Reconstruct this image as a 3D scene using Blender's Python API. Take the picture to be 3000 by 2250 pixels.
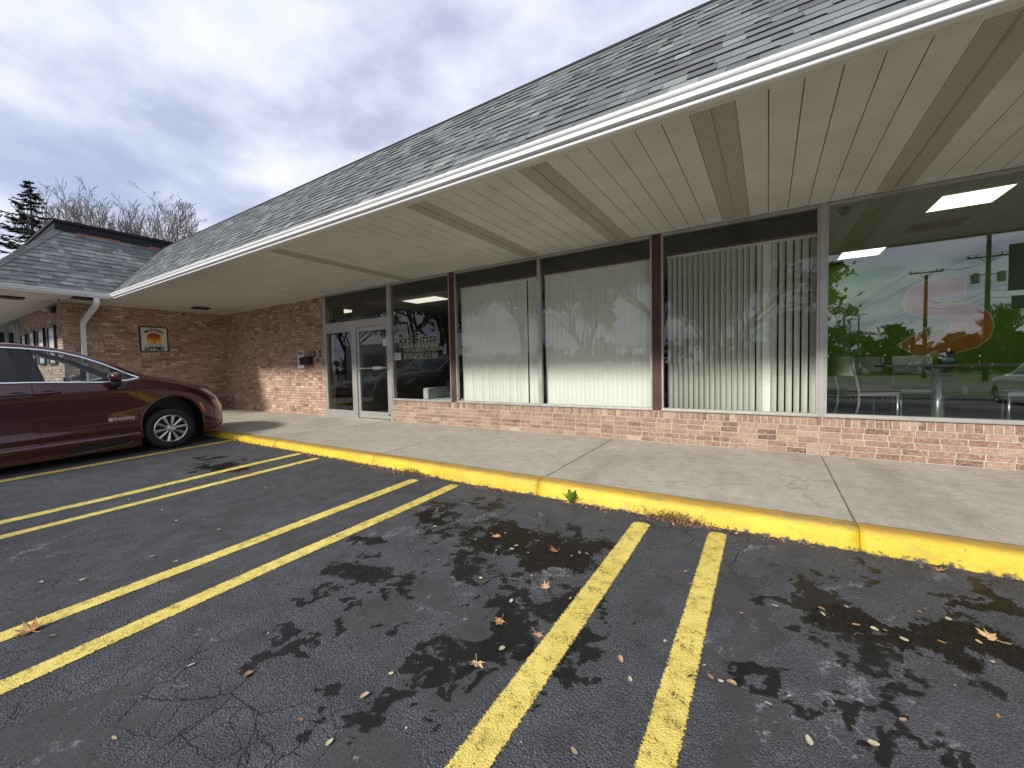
import bpy, bmesh, math, random
import numpy as np
from mathutils import Vector, Matrix
random.seed(7)
rng = np.random.default_rng(11)
PI = math.pi
sc = bpy.context.scene
COL = sc.collection
for o in list(bpy.data.objects): bpy.data.objects.remove(o)

# ---------------- camera (eye at the origin, metres; X along the shop front, Y into it) ----------------
YAW, PIT, ROL = 0.5639, -0.04277, -0.02021
def axes():
    cy, sy, cp, sp = math.cos(YAW), math.sin(YAW), math.cos(PIT), math.sin(PIT)
    f = Vector((-sy*cp, cy*cp, sp)); r = Vector((cy, sy, 0)); u = r.cross(f)
    cr, sr = math.cos(ROL), math.sin(ROL)
    return r*cr+u*sr, u*cr-r*sr, f
r_, u_, f_ = axes()
cam = bpy.data.objects.new('camera', bpy.data.cameras.new('camera'))
COL.objects.link(cam)
cam.matrix_world = Matrix(((r_.x, u_.x, -f_.x, 0), (r_.y, u_.y, -f_.y, 0), (r_.z, u_.z, -f_.z, 0), (0, 0, 0, 1)))
cam.data.sensor_width = 36; cam.data.lens = 36*1185.6/3000
cam.data.clip_start = 0.05; cam.data.clip_end = 6000
sc.camera = cam

# ---------------- light ----------------
SUN_EL, SUN_AZ = math.radians(32), math.radians(13)      # azimuth: to the left of straight behind the camera
to_sun = Vector((-math.sin(SUN_AZ)*math.cos(SUN_EL), -math.cos(SUN_AZ)*math.cos(SUN_EL), math.sin(SUN_EL)))
sl = bpy.data.lights.new('sun', 'SUN'); sl.energy = 3.3; sl.angle = math.radians(6); sl.color = (1, .95, .87)
so = bpy.data.objects.new('sun', sl); COL.objects.link(so)
so.rotation_euler = to_sun.to_track_quat('Z', 'Y').to_euler()
so.location = (0, 0, 60)
sc.view_settings.view_transform = 'Standard'; sc.view_settings.look = 'None'
sc.view_settings.gamma = 1; sc.view_settings.exposure = 0.35

world = bpy.data.worlds.new('World'); sc.world = world; world.use_nodes = True
def build_world():
    nt = world.node_tree; N = nt.nodes; L = nt.links; N.clear()
    out = N.new('ShaderNodeOutputWorld'); bg = N.new('ShaderNodeBackground'); bg.inputs[1].default_value = 0.1
    sky = N.new('ShaderNodeTexSky'); sky.sky_type = 'NISHITA'; sky.sun_disc = False
    sky.sun_elevation = SUN_EL; sky.sun_rotation = math.radians(180)+SUN_AZ
    tc = N.new('ShaderNodeTexCoord'); sep = N.new('ShaderNodeSeparateXYZ'); L.new(tc.outputs['Generated'], sep.inputs[0])
    zc = N.new('ShaderNodeMath'); zc.operation = 'MAXIMUM'; zc.inputs[1].default_value = 0.0; L.new(sep.outputs[2], zc.inputs[0])
    za = N.new('ShaderNodeMath'); za.operation = 'ADD'; za.inputs[1].default_value = 0.22; L.new(zc.outputs[0], za.inputs[0])
    dx = N.new('ShaderNodeMath'); dx.operation = 'DIVIDE'; L.new(sep.outputs[0], dx.inputs[0]); L.new(za.outputs[0], dx.inputs[1])
    dy = N.new('ShaderNodeMath'); dy.operation = 'DIVIDE'; L.new(sep.outputs[1], dy.inputs[0]); L.new(za.outputs[0], dy.inputs[1])
    cmb = N.new('ShaderNodeCombineXYZ'); L.new(dx.outputs[0], cmb.inputs[0]); L.new(dy.outputs[0], cmb.inputs[1])
    def noise(scale, detail, rough, off, dist=0.0):
        mp = N.new('ShaderNodeMapping'); mp.inputs['Location'].default_value = off
        L.new(cmb.outputs[0], mp.inputs[0])
        n = N.new('ShaderNodeTexNoise'); n.inputs['Scale'].default_value = scale; n.inputs['Detail'].default_value = detail
        n.inputs['Roughness'].default_value = rough; n.inputs['Distortion'].default_value = dist
        L.new(mp.outputs[0], n.inputs['Vector']); return n.outputs['Fac']
    def ramp(src, stops):
        r = N.new('ShaderNodeValToRGB'); e = r.color_ramp.elements
        while len(e) > 1: e.remove(e[-1])
        e[0].position, e[0].color = stops[0][0], stops[0][1]
        for p, c in stops[1:]:
            q = e.new(p); q.color = c
        L.new(src, r.inputs[0]); return r.outputs[0]
    cover = ramp(noise(1.7, 9, .5, (3.1, 1.7, 0), .1), [(.30, (0, 0, 0, 1)), (.48, (1, 1, 1, 1))])
    tone = ramp(noise(3.0, 9, .5, (7.3, 4.4, 2), .0), [(.38, (4.3, 4.7, 6.2, 1)), (.47, (5.6, 6.0, 7.4, 1)), (.57, (6.8, 7.15, 8.1, 1)), (.68, (7.7, 7.9, 8.5, 1))])
    m = N.new('ShaderNodeMix'); m.data_type = 'RGBA'
    L.new(cover, m.inputs[0]); L.new(tone, m.inputs[7])
    hs = N.new('ShaderNodeMix'); hs.data_type = 'RGBA'; hs.inputs[0].default_value = .6
    L.new(sky.outputs[0], hs.inputs[6]); hs.inputs[7].default_value = (5.0, 5.7, 7.9, 1)
    L.new(hs.outputs[2], m.inputs[6])
    L.new(m.outputs[2], bg.inputs[0]); L.new(bg.outputs[0], out.inputs[0])
build_world()

# ---------------- material helpers ----------------
class NT:
    def __init__(s, name):
        s.m = bpy.data.materials.new(name); s.m.use_nodes = True
        s.t = s.m.node_tree; s.N = s.t.nodes; s.L = s.t.links; s.N.clear()
        s.out = s.N.new('ShaderNodeOutputMaterial'); s.p = s.N.new('ShaderNodeBsdfPrincipled')
        s.L.new(s.p.outputs[0], s.out.inputs[0]); s._co = None
    def set(s, **k):
        for a, v in k.items():
            i = s.p.inputs[a.replace('_', ' ')]
            if hasattr(v, 'is_linked'): s.L.new(v, i)
            elif isinstance(v, (tuple, list)): i.default_value = (*v[:3], 1)
            else: i.default_value = v
        return s
    def co(s):
        if not s._co:
            g = s.N.new('ShaderNodeNewGeometry'); s._co = g.outputs['Position']
        return s._co
    def obj(s):
        return s.N.new('ShaderNodeTexCoord').outputs['Object']
    def map(s, v, scale=(1, 1, 1), loc=(0, 0, 0), rot=(0, 0, 0)):
        m = s.N.new('ShaderNodeMapping'); m.inputs['Scale'].default_value = scale; m.inputs['Location'].default_value = loc
        m.inputs['Rotation'].default_value = rot; s.L.new(v, m.inputs[0]); return m.outputs[0]
    def noise(s, scale, detail=4, rough=.55, vec=None, dist=0, col=False):
        n = s.N.new('ShaderNodeTexNoise'); n.inputs['Scale'].default_value = scale; n.inputs['Detail'].default_value = detail
        n.inputs['Roughness'].default_value = rough; n.inputs['Distortion'].default_value = dist
        s.L.new(vec or s.co(), n.inputs['Vector']); return n.outputs['Color' if col else 'Fac']
    def vor(s, scale, feat='F1', vec=None, out='Distance', rand=1):
        n = s.N.new('ShaderNodeTexVoronoi'); n.feature = feat; n.inputs['Scale'].default_value = scale
        n.inputs['Randomness'].default_value = rand
        s.L.new(vec or s.co(), n.inputs['Vector']); return n.outputs[out]
    def ramp(s, src, stops, mode='LINEAR'):
        r = s.N.new('ShaderNodeValToRGB'); e = r.color_ramp.elements; r.color_ramp.interpolation = mode
        while len(e) > 1: e.remove(e[-1])
        def c4(c): return (c, c, c, 1) if isinstance(c, (int, float)) else (*c[:3], 1)
        e[0].position, e[0].color = stops[0][0], c4(stops[0][1])
        for p, c in stops[1:]:
            q = e.new(p); q.color = c4(c)
        s.L.new(src, r.inputs[0]); return r.outputs[0]
    def _in(s, sock, v):
        if hasattr(v, 'is_linked'): s.L.new(v, sock)
        elif isinstance(v, (tuple, list)): sock.default_value = (*v[:3], 1)
        else: sock.default_value = v
    def mix(s, f, a, b, mode='MIX'):
        m = s.N.new('ShaderNodeMix'); m.data_type = 'RGBA'; m.blend_type = mode
        s._in(m.inputs[0], f); s._in(m.inputs[6], a if not isinstance(a, (int, float)) else (a,)*3); s._in(m.inputs[7], b if not isinstance(b, (int, float)) else (b,)*3)
        return m.outputs[2]
    def math(s, op, a, b=0.0, clamp=False):
        m = s.N.new('ShaderNodeMath'); m.operation = op; m.use_clamp = clamp
        s._in(m.inputs[0], a); s._in(m.inputs[1], b); return m.outputs[0]
    def attr(s, name):
        a = s.N.new('ShaderNodeAttribute'); a.attribute_name = name; return a.outputs['Fac']
    def bump(s, h, strength=.5, dist=.01, nrm=None):
        b = s.N.new('ShaderNodeBump'); s._in(b.inputs['Strength'], strength); b.inputs['Distance'].default_value = dist
        s.L.new(h, b.inputs['Height'])
        if nrm: s.L.new(nrm, b.inputs['Normal'])
        return b.outputs[0]

def simple(name, col, rough=.5, metal=0, coat=0, var=0, vs=8, bump=0, bs=60, em=None, es=0):
    n = NT(name); n.set(Roughness=rough, Metallic=metal, Coat_Weight=coat)
    if var:
        f = n.noise(vs, 6, .6)
        n.set(Base_Color=n.mix(n.ramp(f, [(.3, 0.), (.7, 1.)]), tuple(c*(1-var) for c in col), tuple(min(1, c*(1+var)) for c in col)))
    else: n.set(Base_Color=col)
    if bump: n.set(Normal=n.bump(n.noise(bs, 3), bump, .003))
    if em: n.set(Emission_Color=em, Emission_Strength=es)
    return n.m

# ---------------- mesh helpers ----------------
class MB:
    def __init__(s): s.v = []; s.f = []; s.sh = []; s.mi = []
    def add(s, vs, fs, shade=0.5, mi=0):
        b = len(s.v); s.v += [tuple(map(float, p)) for p in vs]
        for f in fs: s.f.append([b+i for i in f]); s.sh.append(shade); s.mi.append(mi)
        return s
    def box(s, x0, x1, y0, y1, z0, z1, shade=.5, mi=0):
        return s.add([(x0, y0, z0), (x1, y0, z0), (x1, y1, z0), (x0, y1, z0), (x0, y0, z1), (x1, y0, z1), (x1, y1, z1), (x0, y1, z1)],
                     [(0, 3, 2, 1), (4, 5, 6, 7), (0, 1, 5, 4), (1, 2, 6, 5), (2, 3, 7, 6), (3, 0, 4, 7)], shade, mi)
    def quad(s, a, b, c, d, shade=.5, mi=0): return s.add([a, b, c, d], [(0, 1, 2, 3)], shade, mi)
    def tube(s, pts, rad, n=6, cap=True, shade=.5, mi=0):
        pts = [Vector(p) for p in pts]; rads = rad if isinstance(rad, (list, tuple)) else [rad]*len(pts)
        rings = []; up = None
        for i, p in enumerate(pts):
            t = (pts[min(i+1, len(pts)-1)]-pts[max(i-1, 0)]).normalized()
            if up is None:
                up = Vector((0, 0, 1)) if abs(t.z) < .9 else Vector((1, 0, 0))
            a = t.cross(up).normalized(); b = a.cross(t).normalized(); up = b
            rings.append([p+(a*math.cos(2*PI*k/n)+b*math.sin(2*PI*k/n))*rads[i] for k in range(n)])
        vs = [q for r in rings for q in r]; fs = []
        for i in range(len(rings)-1):
            for k in range(n):
                fs.append((i*n+k, i*n+(k+1) % n, (i+1)*n+(k+1) % n, (i+1)*n+k))
        if cap: fs.append(tuple(range(n))[::-1]); fs.append(tuple((len(rings)-1)*n+k for k in range(n)))
        return s.add(vs, fs, shade, mi)
    def lathe(s, prof, center, axis='z', n=32, shade=.5, mi=0):
        vs = []; fs = []; c = Vector(center)
        for r, h in prof:
            for k in range(n):
                a = 2*PI*k/n; x, y = r*math.cos(a), r*math.sin(a)
                vs.append(c+(Vector((x, y, h)) if axis == 'z' else Vector((h, x, y)) if axis == 'x' else Vector((x, h, y))))
        for i in range(len(prof)-1):
            for k in range(n):
                fs.append((i*n+k, i*n+(k+1) % n, (i+1)*n+(k+1) % n, (i+1)*n+k))
        return s.add(vs, fs, shade, mi)
    def grid(s, P, shade=.5, mi=0, closed=False):
        h = len(P); w = len(P[0]); vs = [p for r in P for p in r]; fs = []
        for i in range(h-1):
            for j in range(w-(0 if closed else 1)):
                fs.append((i*w+j, i*w+(j+1) % w, (i+1)*w+(j+1) % w, (i+1)*w+j))
        return s.add(vs, fs, shade, mi)
    def poly(s, pts, off, shade=.5, mi=0):
        """prism: pts polygon, off extrusion vector"""
        n = len(pts); off = Vector(off); P = [Vector(p) for p in pts]
        vs = P+[p+off for p in P]
        return s.add(vs, [tuple(range(n)), tuple(range(2*n-1, n-1, -1))]+[(i, i+n, (i+1) % n+n, (i+1) % n) for i in range(n)], shade, mi)

def rootloc(o):
    while o.parent: o = o.parent
    return o.location
def obj(name, mb, mat, parent=None, smooth=False, local=False, bevel=0, fixn=False):
    me = bpy.data.meshes.new(name)
    v = np.array(mb.v, dtype=float).reshape(-1, 3)
    if parent is not None and not local: v = v-np.array(rootloc(parent))
    me.from_pydata([tuple(p) for p in v], [], mb.f)
    mats = mat if isinstance(mat, (list, tuple)) else [mat]
    for m in mats: me.materials.append(m)
    if len(mats) > 1: me.polygons.foreach_set('material_index', mb.mi)
    if len(set(mb.sh)) > 1:
        a = me.attributes.new('shade', 'FLOAT', 'FACE'); a.data.foreach_set('value', mb.sh)
    if bevel or fixn:
        bm = bmesh.new(); bm.from_mesh(me)
        bmesh.ops.remove_doubles(bm, verts=bm.verts, dist=1e-5)
        bmesh.ops.recalc_face_normals(bm, faces=bm.faces)
        if bevel: bmesh.ops.bevel(bm, geom=bm.edges[:], offset=bevel, segments=3, affect='EDGES', profile=.6)
        bm.to_mesh(me); bm.free()
    if smooth: me.polygons.foreach_set('use_smooth', [True]*len(me.polygons))
    me.update()
    o = bpy.data.objects.new(name, me); COL.objects.link(o)
    if parent is not None: o.parent = parent
    return o
def tag(o, label=None, cat=None, group=None, kind=None):
    if label: o['label'] = label
    if cat: o['category'] = cat
    if group: o['group'] = group
    if kind: o['kind'] = kind
    return o
def thing(name, label, cat, loc=(0, 0, 0), rotz=0, group=None):
    o = bpy.data.objects.new(name, None); COL.objects.link(o); o.empty_display_size = .2
    o.location = loc; o.rotation_euler = (0, 0, rotz); return tag(o, label, cat, group)
def struct(o): o['kind'] = 'structure'; return o
def copy_tree(o, parent=None):
    c = o.copy(); COL.objects.link(c)
    if parent is not None: c.parent = parent
    for ch in list(o.children): copy_tree(ch, c)
    return c
def text(name, body, size, mat, parent, loc, rot, sx=1, outline=0, extrude=.001, offset=0, shear=0, align='LEFT', spacing=1, local=False):
    cu = bpy.data.curves.new(name, 'FONT'); cu.body = body; cu.size = size; cu.align_x = align; cu.shear = shear
    cu.space_character = spacing; cu.resolution_u = 3
    if outline: cu.fill_mode = 'NONE'; cu.bevel_depth = outline; cu.bevel_resolution = 0; cu.offset = offset
    else: cu.extrude = extrude; cu.offset = offset
    t = bpy.data.objects.new(name+'_c', cu); COL.objects.link(t)
    bpy.context.view_layer.update()
    me = bpy.data.meshes.new_from_object(t.evaluated_get(bpy.context.evaluated_depsgraph_get()))
    bpy.data.objects.remove(t)
    me.transform(Matrix.Translation(loc) @ rot.to_4x4() @ Matrix.Diagonal((sx, 1, 1, 1)))
    if parent is not None and not local: me.transform(Matrix.Translation(-Vector(rootloc(parent))))
    me.materials.clear(); me.materials.append(mat)
    o = bpy.data.objects.new(name, me); COL.objects.link(o)
    if parent is not None: o.parent = parent
    return o
R_FRONT = Matrix.Rotation(PI/2, 3, 'X')                                   # text read from -Y
R_EAST = Matrix.Rotation(PI/2, 3, 'Z') @ Matrix.Rotation(PI/2, 3, 'X')    # text read from +X
# ---------------- materials ----------------
def m_asphalt(name, far=False):
    n = NT(name)
    fine = n.noise(150, 4, .8); agg = n.vor(120, 'F1'); mid = n.noise(38, 4, .6); big = n.noise(1.3, 5, .6); big2 = n.noise(4.5, 5, .65)
    col = n.ramp(fine, [(.28, (.018, .019, .022)), (.48, (.052, .054, .060)), (.64, (.17, .174, .185))])
    worn = n.ramp(big, [(.42, 0.), (.62, 1.)])
    col = n.mix(n.math('MULTIPLY', worn, .5), col, n.ramp(fine, [(.3, (.035, .037, .043)), (.7, (.14, .145, .16))]))
    col = n.mix(n.ramp(big2, [(.35, .45), (.6, 0.)]), col, (.022, .022, .024))
    tar = n.attr('tar'); salt = n.attr('salt'); wet = n.attr('wet'); crk = n.attr('crack')
    tarm = n.ramp(n.math('ADD', tar, n.math('MULTIPLY', n.math('SUBTRACT', n.noise(9, 6, .7), .5), .55)), [(.42, 0.), (.50, 1.)])
    col = n.mix(n.math('MULTIPLY', tarm, .62), col, n.ramp(n.noise(60, 5, .7), [(.3, (.028, .027, .026)), (.7, (.052, .050, .048))]))
    sm = n.ramp(n.math('ADD', n.math('MULTIPLY', salt, .55), n.math('MULTIPLY', n.math('SUBTRACT', n.noise(42, 9, .88), .5), 4.2)), [(.47, 0.), (.78, 1.)])
    sm = n.math('MULTIPLY', sm, n.ramp(salt, [(0., 0.), (.7, 1.)]))
    col = n.mix(n.math('MULTIPLY', sm, .75), col, (.26, .27, .29))
    # cracks
    dv = n.mix(.12, n.co(), n.noise(3.5, 5, .7, col=True), 'ADD')
    ce = n.vor(2.6, 'DISTANCE_TO_EDGE', vec=dv); ce2 = n.vor(7, 'DISTANCE_TO_EDGE', vec=dv)
    crm = n.math('MULTIPLY', n.ramp(ce, [(.0, 1.), (.010, 0.)]), n.ramp(n.noise(1.1, 3), [(.55, 0.), (.64, 1.)]))
    crm2 = n.math('MULTIPLY', n.math('MULTIPLY', n.ramp(ce2, [(.0, 1.), (.016, 0.)]), n.ramp(crk, [(.2, 0.), (.7, 1.)])), n.ramp(n.noise(2.6, 3), [(.44, 0.), (.58, .9)]))
    cr = n.math('MAXIMUM', n.math('MULTIPLY', crm, .8), crm2)
    col = n.mix(n.math('MULTIPLY', cr, .8), col, (.009, .009, .009))
    # damp stains
    edge = n.math('ADD', n.math('MULTIPLY', n.math('SUBTRACT', n.noise(9, 10, .78, dist=.9), .5), 2.9), n.math('MULTIPLY', n.math('SUBTRACT', n.noise(60, 3, .6), .5), .8))
    wf = n.math('ADD', n.math('ADD', wet, .15), edge)
    wm = n.math('MULTIPLY', n.ramp(wf, [(.56, 0.), (.62, 1.)]), n.ramp(wet, [(.08, 0.), (.2, 1.)]))
    moss = n.mix(n.ramp(n.attr('moss'), [(.2, 0.), (.6, 1.)]), (.007, .007, .0075), n.ramp(n.noise(60, 5, .7, vec=n.map(n.co(), (1, .35, 1), (0, 0, 0), (0, 0, .5))), [(.42, (.006, .0055, .0045)), (.66, (.022, .018, .012))]))
    col = n.mix(n.math('MULTIPLY', wm, .93), col, moss)
    rough = n.mix(wm, n.ramp(fine, [(.3, .9), (.8, .62)]), n.ramp(wf, [(.6, .6), (1.1, .42)]))
    hgt = n.math('ADD', n.math('MULTIPLY', agg, 1.0), n.math('MULTIPLY', mid, 1.2))
    hgt = n.math('ADD', hgt, n.math('MULTIPLY', fine, .5))
    hgt = n.math('SUBTRACT', hgt, n.math('MULTIPLY', cr, 2.5))
    st = n.mix(tarm, 1.0, .25); st = n.mix(n.ramp(wf, [(.7, 0.), (1.2, .8)]), st, .05)
    n.set(Base_Color=col, Roughness=rough, Normal=n.bump(hgt, st, .006))
    n.set(Specular_IOR_Level=n.mix(wm, .35, n.mix(n.ramp(n.attr('moss'), [(.2, 0.), (.5, 1.)]), .28, .06)))
    return n.m
M = {}
M['asphalt'] = m_asphalt('asphalt')
def m_line(name, faded=0):
    n = NT(name)
    f = n.noise(160, 4, .75); w = n.noise(14, 6, .75); g = n.noise(2.2, 4)
    ed = n.attr('edge')            # 0 in the middle, 1 at the painted border
    col = n.mix(n.ramp(w, [(.3, 0.), (.7, 1.)]), (.64, .50, .09), (.80, .66, .19))
    col = n.mix(n.ramp(g, [(.35, .35), (.6, 0.)]), col, (.50, .36, .05))
    wear = n.math('ADD', n.math('MULTIPLY', f, .62), n.math('MULTIPLY', w, .48))
    wm = n.ramp(wear, [(.46, 1.), (.50, 0.)])
    # damp smudge and grime
    col = n.mix(n.ramp(n.noise(5, 7, .7), [(.56, 0.), (.68, .6)]), col, (.16, .12, .03))
    col = n.mix(wm, col, (.03, .029, .026))
    n.set(Base_Color=col, Roughness=.75, Normal=n.bump(n.math('ADD', n.vor(120), n.math('MULTIPLY', n.noise(38, 4), 1.2)), .6, .005))
    # ragged border: the paint film ends where noise eats it
    em = n.math('ADD', ed, n.math('MULTIPLY', n.math('SUBTRACT', n.noise(90, 4, .7), .5), 1.0))
    em = n.math('ADD', em, n.math('MULTIPLY', n.ramp(n.noise(6, 8, .8), [(.62, 0.), (.75, 1.)]), .35))
    al = n.ramp(em, [(.80, 1.), (.86, 0.)])
    n.set(Alpha=al)
    return n.m
M['line'] = m_line('yellow_road_paint')
def m_curb():
    n = NT('yellow_curb_paint')
    f = n.noise(120, 4, .7); w = n.noise(22, 7, .75); g = n.noise(3, 5)
    col = n.mix(n.ramp(g, [(.35, 0.), (.65, 1.)]), (.64, .43, .014), (.77, .55, .026))
    st_ = n.noise(9, 8, .8, vec=n.map(n.co(), (.55, 1, 1.6)))
    chip = n.ramp(n.math('ADD', n.math('MULTIPLY', w, .8), n.math('MULTIPLY', f, .25)), [(.385, 1.), (.425, 0.)])
    col = n.mix(n.ramp(st_, [(.50, 0.), (.64, .7)]), col, (.44, .30, .05))
    col = n.mix(n.ramp(n.noise(40, 6, .8), [(.60, 0.), (.68, .7)]), col, (.20, .15, .05))
    col = n.mix(chip, col, n.ramp(f, [(.4, (.10, .08, .04)), (.6, (.38, .30, .10))]))
    ed = n.attr('edge')
    low = n.ramp(n.math('ADD', ed, n.math('MULTIPLY', n.math('SUBTRACT', n.noise(16, 6, .75), .5), .9)), [(.86, 0.), (.97, 1.)])
    col = n.mix(low, col, (.045, .040, .032))
    top = n.attr('top')
    col = n.mix(n.math('MULTIPLY', top, .92), col, n.mix(n.ramp(st_, [(.4, 0.), (.6, 1.)]), (.50, .29, .035), (.30, .21, .09)))
    n.set(Base_Color=col, Roughness=.55, Normal=n.bump(n.math('ADD', w, n.math('MULTIPLY', f, .3)), .5, .006)); return n.m
M['curb'] = m_curb()
def m_concrete():
    n = NT('sidewalk_concrete')
    a = n.noise(.9, 6, .6); b = n.noise(7, 6, .7); f = n.noise(95, 5, .85)
    col = n.mix(n.ramp(a, [(.35, 0.), (.65, 1.)]), (.42, .395, .335), (.53, .50, .43))
    col = n.mix(n.ramp(b, [(.35, .45), (.6, 0.)]), col, (.24, .215, .17))
    col = n.mix(n.ramp(f, [(.34, .75), (.52, 0.)]), col, (.20, .18, .15))
    col = n.mix(n.ramp(f, [(.56, 0.), (.7, .6)]), col, (.68, .65, .58))
    sp = n.vor(2.3, 'F1', vec=n.map(n.co(), (1, 1.6, 1)))
    col = n.mix(n.ramp(sp, [(.035, .85), (.05, 0.)]), col, (.05, .045, .04))
    sp2 = n.vor(5.1, 'F1', vec=n.map(n.co(), (1, 1.3, 1), (3, 2, 0)))
    col = n.mix(n.ramp(sp2, [(.035, .6), (.05, 0.)]), col, (.09, .08, .065))
    dv = n.mix(.35, n.co(), n.noise(2.0, 6, .7, col=True), 'ADD')
    c = n.vor(.55, 'DISTANCE_TO_EDGE', vec=dv)
    cr = n.math('MULTIPLY', n.ramp(c, [(0., 1.), (.006, 0.)]), n.ramp(n.noise(.8, 3), [(.5, 0.), (.56, 1.)]))
    col = n.mix(n.math('MULTIPLY', cr, .5), col, (.12, .10, .075))
    st = n.ramp(n.noise(1.1, 5, .6, vec=n.map(n.co(), (1.0, .35, 1), (5, 5, 0), (0, 0, .9))), [(.55, 0.), (.68, .4)])
    col = n.mix(st, col, (.20, .175, .13))
    n.set(Base_Color=col, Roughness=.85, Normal=n.bump(n.math('ADD', f, n.math('MULTIPLY', b, .6)), .35, .004)); return n.m
M['concrete'] = m_concrete()
def m_brick(name, stops, ring=True):
    n = NT(name)
    s = n.attr('shade')
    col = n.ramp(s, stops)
    v = n.noise(34, 5, .7); w = n.noise(11, 6, .7)
    col = n.mix(n.ramp(v, [(.36, .8), (.52, 0.)]), col, n.mix(.6, col, (.12, .055, .035)))
    col = n.mix(n.ramp(w, [(.5, 0.), (.64, .55)]), col, n.mix(.55, col, (.62, .46, .30)))
    if ring:
        r = n.ramp(n.noise(17, 2, .4, dist=1.2), [(.50, 0.), (.53, 1.), (.56, 0.)])
        col = n.mix(n.math('MULTIPLY', r, .7), col, (.58, .46, .34))
    col = n.mix(n.ramp(n.noise(.7, 4), [(.35, .15), (.6, 0.)]), col, n.mix(.5, col, (.14, .08, .055)))
    n.set(Base_Color=col, Roughness=.85, Normal=n.bump(n.noise(140, 4, .7), .5, .004)); return n.m
M['brick_pink'] = m_brick('pink_brick', [(0, (.19, .105, .08)), (.3, (.29, .165, .125)), (.6, (.38, .235, .18)), (.85, (.47, .32, .245)), (1, (.56, .42, .32))])
M['brick_tan'] = m_brick('tan_brick', [(0, (.27, .155, .115)), (.3, (.44, .28, .205)), (.6, (.56, .38, .285)), (.85, (.66, .48, .36)), (1, (.78, .63, .49))], False)
M['mortar'] = simple('mortar', (.52, .48, .40), .95, var=.25, vs=20, bump=.4)
M['mortar_dark'] = simple('mortar_dark', (.26, .19, .14), .95, var=.25, vs=20, bump=.4)
def m_shingle(name, k=1.0):
    n = NT(name); s = n.attr('shade')
    col = n.ramp(s, [(0, (.080, .086, .090)), (.35, (.125, .136, .140)), (.65, (.168, .184, .184)), (.9, (.225, .248, .242)), (1, (.29, .325, .31))])
    g = n.noise(260, 3, .8)
    col = n.mix(n.ramp(g, [(.35, .6), (.5, 0.)]), col, n.mix(.6, col, (.02, .022, .03)))
    col = n.mix(n.ramp(g, [(.58, 0.), (.7, .55)]), col, n.mix(.5, col, (.55, .58, .6)))
    n.set(Base_Color=col, Roughness=.95, Normal=n.bump(g, .5, .003)); return n.m
M['shingle'] = m_shingle('grey_asphalt_shingles')
M['butt'] = simple('cut_edge_shadow_line', (.030, .032, .036), .95)  # dark asphalt edge; its near-black also paints the shadow lines between rows
M['cap'] = simple('black_metal_flashing', (.012, .013, .015), .85)
M['under'] = simple('red_underlayment', (.50, .12, .05), .6)
M['gutter'] = simple('white_enamel_gutter', (.76, .77, .79), .35, var=.04, vs=3)
M['soffit'] = simple('beige_soffit_metal', (.66, .65, .605), .5, var=.10, vs=2.2)
def m_vent():
    n = NT('perforated_soffit_metal')
    v = n.N.new('ShaderNodeTexVoronoi'); v.inputs['Scale'].default_value = 62; v.inputs['Randomness'].default_value = 0
    n.L.new(n.co(), v.inputs['Vector'])
    col = n.mix(n.ramp(v.outputs['Distance'], [(.24, 1.), (.34, 0.)]), (.54, .51, .435), (.12, .11, .09))
    col = n.mix(n.ramp(n.noise(5, 5), [(.4, 0.), (.7, .45)]), col, (.38, .34, .25))
    n.set(Base_Color=col, Roughness=.6); return n.m
M['vent'] = m_vent()
M['joint'] = simple('soffit_joint_shadow_gap', (.12, .10, .075), .9)
M['alu'] = simple('brushed_aluminium_frame', (.52, .51, .48), .38, .55, var=.12, vs=5)
M['brown'] = simple('brown_painted_steel', (.085, .032, .020), .55, var=.35, vs=4, bump=.15)
M['band'] = simple('black_bulkhead', (.006, .006, .005), .6)
M['blind'] = simple('pale_green_vane', (.85, .865, .79), .55, var=.03, vs=6, bump=.1, bs=90)
M['white'] = simple('white_paint', (.72, .72, .69), .45)
def m_glass(name, tint, ior=1.5, rough=0.0):
    n = NT(name); n.N.remove(n.p)
    tr = n.N.new('ShaderNodeBsdfTransparent'); tr.inputs[0].default_value = (*tint, 1)
    gl = n.N.new('ShaderNodeBsdfGlossy'); gl.inputs['Roughness'].default_value = rough; gl.inputs[0].default_value = (1, 1, 1, 1)
    ge = n.N.new('ShaderNodeNewGeometry'); dt = n.N.new('ShaderNodeVectorMath'); dt.operation = 'DOT_PRODUCT'
    n.L.new(ge.outputs['Incoming'], dt.inputs[0]); n.L.new(ge.outputs['Normal'], dt.inputs[1])
    g = n.math('POWER', n.math('SUBTRACT', 1.0, n.math('ABSOLUTE', dt.outputs['Value']), True), 5.0)
    f0 = ((ior-1)/(ior+1))**2; fr = n.math('ADD', f0, n.math('MULTIPLY', g, 1-f0))
    mx = n.N.new('ShaderNodeMixShader'); n.L.new(fr, mx.inputs[0]); n.L.new(tr.outputs[0], mx.inputs[1]); n.L.new(gl.outputs[0], mx.inputs[2])
    n.L.new(mx.outputs[0], n.out.inputs[0]); return n.m
M['glass'] = m_glass('shop_window_glass', (.955, .97, .955), 1.47)
M['glass_r'] = m_glass('tinted_restaurant_glass', (.92, .95, .92), 1.98)
M['carglass'] = m_glass('car_side_glass', (.80, .88, .86), 1.5)
M['cartint'] = m_glass('dark_privacy_glass', (.10, .11, .13), 1.55)
M['black'] = simple('black_plastic', (.012, .012, .013), .45)
M['rubber'] = simple('tyre_rubber', (.018, .018, .018), .8, var=.3, vs=30)
M['chrome'] = simple('chrome', (.85, .86, .88), .12, 1)
M['rim'] = simple('machined_alloy', (.62, .63, .65), .28, .9)
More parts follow.
